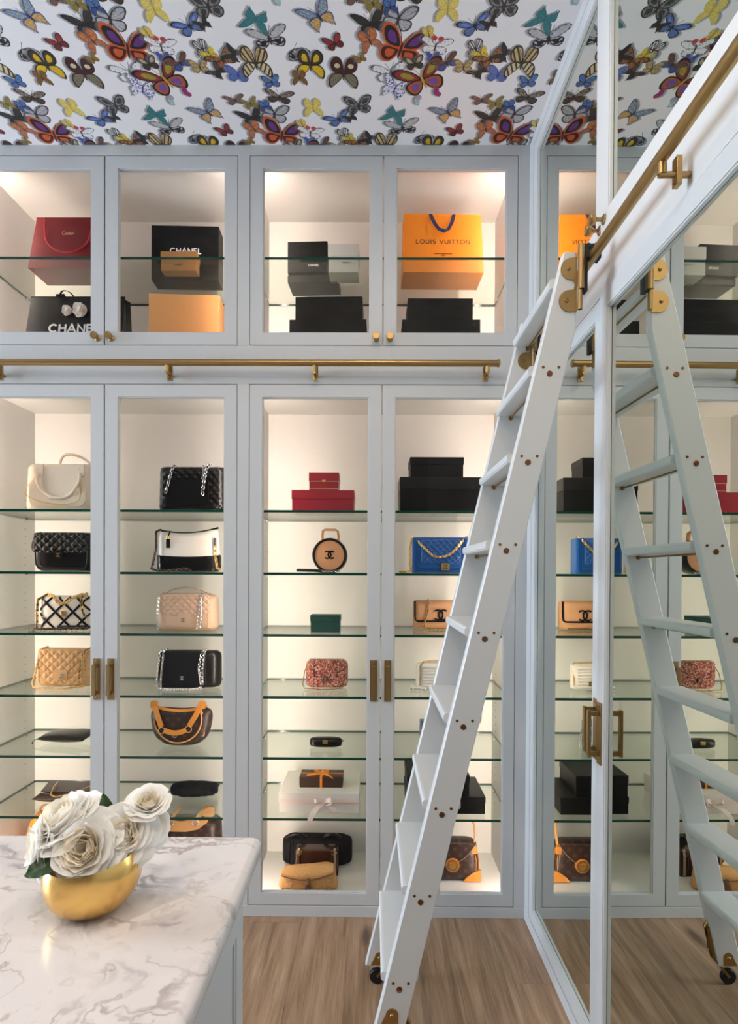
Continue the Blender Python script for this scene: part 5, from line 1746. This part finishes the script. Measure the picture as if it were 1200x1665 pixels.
m.build('flap', BROWN_L, t)
chain(t, [(-.062, .02, .068), (-.055, -.03, .062), (-.045, -.072, .045), (-.02, -.082, .040), (.03, -.07, .048), (.08, -.03, .060), (.12, .02, .068)], .007, .0010, GOLDCH)

# furry black clutch
t, w = bag('fluffy black fur clutch with a wrist strap on the sixth shelf', -0.868, -0.664, 0.220, S6, 0.11, name='clutch_bag', cat='clutch')
rn = random.Random(3)
m = MB(); pillow(m, w, 0.052, 0.11, kc=4, p=3, q=4, nu=20, nv=12)
m.v = [(x + rn.uniform(-.0025, .0025), y + rn.uniform(-.003, .003), max(0, z + rn.uniform(-.003, .003))) for x, y, z in m.v]
m.build('bag_body', BLK_MATTE, t)
m = MB()
for k in range(1500):
    u, v = rn.uniform(-1, 1), rn.uniform(-1, 1)
    x, y = u * w * .47, v * .05
    z = .026 + .024 * max(0, (1 - abs(u) ** 4) * (1 - abs(v) ** 3)) ** .5
    dx, dy, dz = rn.uniform(-.006, .006) + u * .004, rn.uniform(-.005, .005) + v * .004, rn.uniform(.003, .008)
    m.add([(x - .0008, y, z - .003), (x + .0008, y, z - .003), (x + dx, y + dy, z + dz)], [(0, 1, 2)])
stuff(m.build('fur', BLK_MATTE, t))
m = MB(); m.strap([(-w * .40, -.03, .018), (-.12, -.05, .014), (-.152, -.055, .012), (-.150, -.045, .009), (-.11, -.035, .008)], .010, .003, (0, 1, .4)); m.build('wrist_strap', BLK_LEATHER, t)

# brown tote with tan straps, low left
t, w = bag('brown canvas tote with a pale tan pocket flap and buckled straps, cabinet floor', -0.945, -0.645, 0.230, S7, 0.12, name='tote_bag')
m = MB(); pillow(m, w, 0.225, 0.12, kc=14, p=9, q=10, wtop=.94, nu=24, nv=16); m.build('bag_body', MONO, t)
m = MB(); m.prism([(-.115, .215), (.100, .232), (.098, .222), (.06, .194), (.01, .183), (-.07, .184), (-.105, .195)], 'y', -.069, -.058); m.build('pocket_flap', TANL, t)
for x in (-.055, .050):
    m = MB(); m.tube([(x + .014 * math.cos(i * PI / 8), -.073, .222 + .012 * math.sin(i * PI / 8)) for i in range(16)], .0026, 8, True); m.build('buckle', SILVER, t)
for x, s in ((-.055, 1), (.050, 1)):
    m = MB(); m.strap(bez((x, -.072, .226), (x + .005, -.068, .250), (x + .022, -.050, .268), (x + .035, -.03, .276), 8), .013, .004, (1, 0, 0)); m.build('shoulder_strap', TANL, t)
m = MB(); m.strap(bez((-.10, -.050, .236), (-.03, -.070, .212), (.02, -.070, .214), (.075, -.04, .250), 12), .012, .005, (0, .4, 1)); m.build('shoulder_strap', TANL, t)
m = MB(); m.prism(rrect(.068, .120, .232, .276, .012), 'y', -.030, -.018); m.build('strap_tab', TANL, t)

# orange pouch, low left
t, w = bag('bright orange leather bag on the left cabinet floor, half hidden by the roses', -1.560, -1.380, 0.28, S7, 0.10)
m = MB(); pillow(m, w, 0.225, 0.10, kc=6, p=6, q=6, wtop=.42, wbot=1.25, cx=.02, nu=20, nv=16); m.build('bag_body', plain('orange_leather', (0.80, 0.27, 0.02, 1), .45), t)
m = MB(); m.tube(bez((.0, 0, .225), (.01, 0, .262), (.045, 0, .262), (.06, 0, .222), 10), .005, 8); m.build('handle', TAN, t)

# vanity case
t, w = bag('round tan vanity case with black rim, top handle and black emblem, second shelf', -0.246, -0.104, 0.140, S2, 0.09)
R = .0715
m = MB(); m.lathe([(0, -.041), (R * .86, -.041), (R * .86, .041), (0, .041)], 40, (0, 0, R), 'y'); m.build('bag_body', PEACH, t)
m = MB(); m.lathe([(R * .84, -.040), (R * .85, -.045), (R * .93, -.046), (R, -.038), (R, .038), (R * .93, .046), (R * .85, .045), (R * .84, .040)], 40, (0, 0, R), 'y', caps=False); m.build('rim', BLK_LEATHER, t)
m = MB(); m.strap([(-.030, 0, 2 * R - .012), (-.033, 0, 2 * R + .008), (-.031, 0, 2 * R + .030), (-.022, 0, 2 * R + .036), (.022, 0, 2 * R + .036), (.031, 0, 2 * R + .030), (.035, 0, 2 * R + .008), (.033, 0, 2 * R - .012)], .020, .009, (0, 1, 0)); m.build('handle', PEACH, t)
logo(t, 0, R + .002, .0175, -.0412, BLK_LEATHER, .0058)
m = MB(); m.strap([(-.135, -.03, .010), (-.06, -.05, .009), (-.03, -.060, .006), (.03, -.062, .005)], .014, .010, (0, 1, .2)); m.build('shoulder_strap', BLK_LEATHER, t)
chain(t, [(-.03, -.068, .006), (.045, -.068, .006)], .010, .0016, SILVER)

# blue flap bag
t, w = bag('cobalt blue quilted flap bag with heavy old-gold chain, beside the ladder', 0.165, 0.393, 0.115, S2, 0.08)
m = MB(); m.box(-w / 2, w / 2, -.038, .038, 0, .146, b=.006); m.build('bag_body', NAVY, t)
m = MB(); pillow(m, w * .70, .100, .010, kc=14, p=14, q=14, quilt=(.026, .005), nu=72, nv=48, cy=-.040, z0=.038); m.build('flap', NAVY, t)
m = MB()
for k in range(3):
    r0 = .006 * k
    x0, x1, z0, z1 = -w / 2 + .012 + r0, w / 2 - .012 - r0, .010 + r0, .136 - r0
    m.tube([(x0, -.0395, z1), (x0, -.0395, z0), (x1, -.0395, z0), (x1, -.0395, z1)], .0016, 6)
m.build('border_piping', NAVY, t)
chain(t, bez((-w / 2 - .002, -.02, .150), (-.07, -.06, .11), (-.04, -.06, .055), (.0, -.058, .066), 14) + bez((.0, -.058, .066), (.05, -.058, .065), (.075, -.055, .13), (w / 2 - .004, -.02, .152), 14)[1:], .012, .0024, GOLDCH)
chain(t, [(-w / 2 - .003, -.02, .148), (-w / 2 - .012, -.03, .10), (-w / 2 - .012, -.035, .03), (-w / 2 - .008, -.04, .008), (-w / 2 - .03, -.05, .006), (-w / 2 - .055, -.05, .006)], .012, .0024, GOLDCH)
m = MB(); m.box(.0, .034, -.050, -.043, .012, .040, b=.002); m.build('turn_lock', GOLDCH, t)
logo(t, .017, .026, .009, -.050, BRASS_D, .0026, .0015)

# peach bag with black emblem
t, w = bag('peach leather flap bag edged in black with a large black emblem', 0.180, 0.400, 0.285, S3, 0.075)
m = MB(); pillow(m, w, 0.125, 0.075, kc=14, p=10, q=10, nu=22, nv=14); m.build('bag_body', PEACH, t)
m = MB(); m.strap([(-.104, -.0385, .122), (-.104, -.0400, .055), (-.101, -.0405, .040), (-.092, -.0405, .034), (.092, -.0405, .034), (.101, -.0405, .040), (.104, -.0400, .055), (.104, -.0385, .122)], .003, .0075, (0, 1, 0)); m.build('edge_binding', BLK_LEATHER, t)
logo(t, .008, .062, .0245, -.0405, BLK_LEATHER, .007)
chain(t, [(-.046, -.01, .128), (-.045, -.043, .118), (-.050, -.045, .07), (-.066, -.048, .010), (-.06, -.060, .006), (.0, -.066, .006), (.09, -.064, .006)], .012, .0016, GOLDCH, BLK_LEATHER)

# tweed bag
t, w = bag('red and pink tweed flap bag with a thin chain strap, fourth glass shelf', -0.278, -0.100, 0.190, S4, 0.075)
m = MB(); pillow(m, w, 0.118, 0.075, kc=7, p=7, q=7, nu=26, nv=18); m.build('bag_body', TWEED, t)
flap_panel(t, w * .84, .048, .119, -.035, TWEED, tongue=None)
m = MB()
for z in (.062, .078, .094, .108):
    m.tube([(-w * .40, -.0425, z), (w * .40, -.0425, z)], .0022, 6)
for x in (-.055, .050):
    m.tube([(x, -.0432, .050), (x, -.0432, .116)], .0026, 6)
m.build('braid_trim', TWEED, t)
m = MB(); m.prism([(.011 * math.cos(i * PI / 8) - .004, .042 + .011 * math.sin(i * PI / 8)) for i in range(16)], 'y', -.048, -.040); m.build('turn_lock', BLKGREY, t)
logo(t, -.004, .042, .006, -.048, GOLDCH, .002)
m = MB(); m.tube([(-.078, -.01, .110), (-.092, -.035, .07), (-.098, -.045, .02), (-.090, -.055, .005), (-.04, -.06, .004), (-.02, -.072, .003), (.03, -.065, .004), (.066, -.055, .006), (.070, -.045, .02)], .0020, 6); m.build('chain_strap', BRASS_D, t)
m = MB(); m.box(-.045, -.030, -.072, -.058, 0, .005, b=.001); m.build('strap_tag', TWEED, t)

# white striped bag
t, w = bag('ivory banded flap bag with pearl-like chain, partly behind the ladder', 0.186, 0.384, 0.175, S4, 0.07)
m = MB(); pillow(m, w, 0.110, 0.07, kc=12, p=9, q=9, nu=22, nv=14); m.build('bag_body', WHITE_L, t)
m = MB()
for k in range(7):
    m.tube([(-w * .36, -.0365, .018 + .013 * k), (w * .40, -.0365, .018 + .013 * k)], .0042, 6)
m.build('padded_bands', WHITE_L, t)
chain(t, [(-.068, -.01, .113), (-.082, -.036, .100), (-.084, -.038, .02)], .011, .0016, BRASS)
chain(t, [(-.07, .0, .114), (-.02, -.01, .119), (.05, -.005, .114), (.088, -.01, .112), (.094, -.036, .02)], .011, .0016, GOLDCH)
m = MB(); m.strap([(-.12, -.025, .012), (-.09, -.035, .010), (-.06, -.045, .008)], .016, .005, (0, 1, .3)); m.build('shoulder_strap', WHITE_L, t)
chain(t, [(-.122, -.035, .006), (-.06, -.055, .005), (.05, -.05, .005)], .012, .0018, SILVER)
logo(t, .030, .030, .008, -.040, BRASS_D, .0024)

# clutch, sequin bag
t, w = bag('small black zipped clutch with a gold clasp on the fifth glass shelf', -0.256, -0.122, 0.150, S5, 0.055, name='clutch_bag', cat='clutch')
m = MB(); pillow(m, w, 0.042, 0.055, kc=4.5, p=4, q=4, nu=22, nv=12); m.build('bag_body', BLK_LEATHER, t)
m = MB(); m.box(-.011, .009, -.0335, -.026, .021, .035, b=.002); m.build('clasp', GOLDCH, t)
m = MB(); m.strap([(.058, -.005, .024), (.068, -.008, .026), (.074, -.010, .030)], .010, .003, (0, 1, 0)); m.build('zip_tag', BLK_LEATHER, t)
t, w = bag('blue and silver sequinned evening bag behind the ladder, fifth shelf', 0.205, 0.327, 0.185, S5, 0.05)
m = MB(); m.box(-w / 2, w / 2, -.022, .022, 0, .108, b=.004); m.build('bag_body', GLITTER, t)
m = MB(); m.tube([(-.045, 0, .106), (-.040, 0, .112), (.040, 0, .112), (.045, 0, .106)], .003, 8); m.build('frame_clasp', SILVER, t)
chain(t, [(.058, -.005, .105), (.078, -.02, .06), (.085, -.025, .02), (.083, -.03, .006)], .009, .0012, SILVER)

# floor of the right cabinet
t, w = bag('wide black pouch bag with folded straps at the back of the right cabinet floor', -0.390, -0.082, 0.285, S7, 0.10)
m = MB(); pillow(m, w, 0.128, 0.10, kc=7, p=6, q=7, nu=24, nv=16, quilt=(.03, .003)); m.build('bag_body', BLK_MATTE, t)
for x0, x1 in ((-.135, -.05), (.03, .10)):
    m = MB(); m.tube(bez((x0, -.02, .120), (x0 + .02, -.04, .150), (x1 - .02, -.04, .150), (x1, -.02, .122), 10), .009, 8); m.build('handle', BLK_LEATHER, t)
m = MB()
for k in range(5):
    m.tube([(-.120 + k * .014, -.046, .02), (-.118 + k * .014, -.049, .07), (-.115 + k * .013, -.044, .115)], .003, 6)
m.build('pleats', BLK_MATTE, t)
t, w = bag('glossy dark brown flap bag with metal side chains, behind the raffia clutch', -0.320, -0.138, 0.215, S7, 0.07)
m = MB(); m.box(-w / 2, w / 2, -.032, .032, 0, .112, b=.006); m.build('bag_body', BROWN_L, t)
m = MB(); m.prism(rrect(-w / 2 + .028, w / 2 - .028, .030, .116, .006), 'y', -.040, -.031); m.build('flap', BROWN_L, t)
m = MB(); m.tube([(-w / 2 + .028, -.041, .032), (-w / 2 + .028, -.041, .112), (w / 2 - .028, -.041, .112), (w / 2 - .028, -.041, .032)], .0012, 6); m.build('stitching', BRASS_D, t)
m = MB(); m.lathe([(.006, -.040), (.006, -.043), (.003, -.045), (0, -.045)], 12, (.006, 0, .055), 'y'); m.build('clasp', GOLDCH, t)
for s in (-1, 1):
    m = MB(); m.strap([(s * .076, -.030, .118), (s * .078, -.042, .100), (s * .078, -.042, .01)], .010, .003, (1, 0, 0)); m.build('side_strap', plain('grey_tan', (.30, .22, .16, 1), .4) if s > 0 else BRASS_D, t)
    m = MB(); m.tube([(s * .074 + .010 * math.cos(i * PI / 6), -.044, .105 + .010 * math.sin(i * PI / 6)) for i in range(12)], .0018, 6, True); m.build('ring', SILVER, t)
t, w = bag('woven straw-coloured raffia clutch with a tan leather tassel, front of the cabinet floor', -0.377, -0.130, 0.075, S7, 0.085, name='clutch_bag', cat='clutch')
rn = random.Random(9)
m = MB(); pillow(m, w, 0.100, 0.085, kc=7, p=7, q=4, wtop=.84, wbot=1.0, topf=lambda x: .010 * x - .006 * (1 - x * x), nu=80, nv=44)
m.v = [(x + rn.uniform(-.0006, .0006), y + rn.uniform(-.0016, .0016), z + rn.uniform(-.0008, .0008)) for x, y, z in m.v]
m.build('bag_body', RAFFIA, t)
m = MB(); m.grid(lambda u, v: ((u - .5) * w * .84, -.0455 - .005 * math.sin(v * PI) + .026 * (v) ** 2, (.078 - .022 * math.sin(u * PI) + .012 * (u - .5)) * (1 - v) + (.099 + .012 * (2 * u - 1)) * v), 20, 6); m.build('flap', RAFFIA, t)
m = MB(); m.tube([((u - .5) * w * .84, -.0465, .078 - .022 * math.sin(u * PI) + .012 * (u - .5)) for u in [i / 20 for i in range(21)]], .0022, 6); m.build('flap_binding', BROWN_TAS, t)
m = MB(); m.lathe([(.004, .066), (.007, .060), (.006, .052), (.009, .046)], 12, (.004, -.050, 0), 'z')
for k in range(14):
    a = k * 2 * PI / 14
    m.tube([(.004 + .006 * math.cos(a), -.050 + .005 * math.sin(a), .050), (.002 + .011 * math.cos(a), -.051 + .008 * math.sin(a), .028), (-.004 + .019 * math.cos(a), -.054 + .012 * math.sin(a), .0025)], .0018, 5)
m.build('tassel', BROWN_TAS, t)
t, w = bag('brown canvas shoulder bag with orange-tan round buckle and corners, behind the ladder', 0.185, 0.466, 0.175, S7, 0.10)
m = MB(); pillow(m, w, 0.165, 0.10, kc=10, p=8, q=9, wtop=.86, nu=24, nv=16); m.build('bag_body', MONO, t)
m = MB()
pts = [(-w * .38, .165)] + [(w * .40 * x, .165 - .085 * (1 - abs(x) ** 2.2)) for x in [-1 + i / 10 for i in range(21)]] + [(w * .38, .165)]
m.prism(pts, 'y', -.056, -.046); m.build('flap', MONO, t)
m = MB(); m.tube([(w * .40 * x, -.0565, .165 - .085 * (1 - abs(x) ** 2.2)) for x in [-1 + i / 10 for i in range(21)]], .0016, 6); m.build('flap_piping', plain('dusty_piping', (.28, .17, .12, 1), .5), t)
for s in (-1, 1):
    m = MB(); m.prism([(s * w * .485, .004), (s * w * .475, .052), (s * w * .36, .040), (s * w * .26, .020), (s * w * .22, .004)], 'y', -.052, -.042); m.build('corner_patch', TAN, t)
m = MB(); m.prism([(.015 + .029 * math.cos(i * PI / 12), .076 + .029 * math.sin(i * PI / 12)) for i in range(24)], 'y', -.061, -.050); m.build('buckle_tab', TAN, t)
m = MB(); m.arc_band(.015, .076, .018, .024, 0, 2 * PI, -.064, -.060, 24); m.build('buckle_ring', BRASS, t)
m = MB(); m.prism([(.001, .084), (.029, .084), (.027, .070), (.015, .058), (.003, .070)], 'y', -.064, -.060); m.build('buckle_plate', GOLDCH, t)
m = MB(); m.strap(bez((w * .40, -.03, .115), (w * .37, -.03, .16), (w * .43, -.01, .20), (w * .385, .0, .235), 12), .012, .004, (.5, 1, 0)); m.build('shoulder_strap', TANL, t)
m = MB(); m.prism([(w * .345, .118), (w * .425, .118), (w * .415, .150), (w * .355, .150)], 'y', -.046, -.030); m.build('strap_tab', TAN, t)
for k in (0, 1):
    m = MB(); m.tube([(w * (.40 + .05 * k), -.046 + .012 * k, .02), (w * (.41 + .045 * k), -.046 + .012 * k, .09), (w * (.375 + .045 * k), -.040 + .012 * k, .14)], .0016, 6); m.build('gusset_piping', TAN, t)
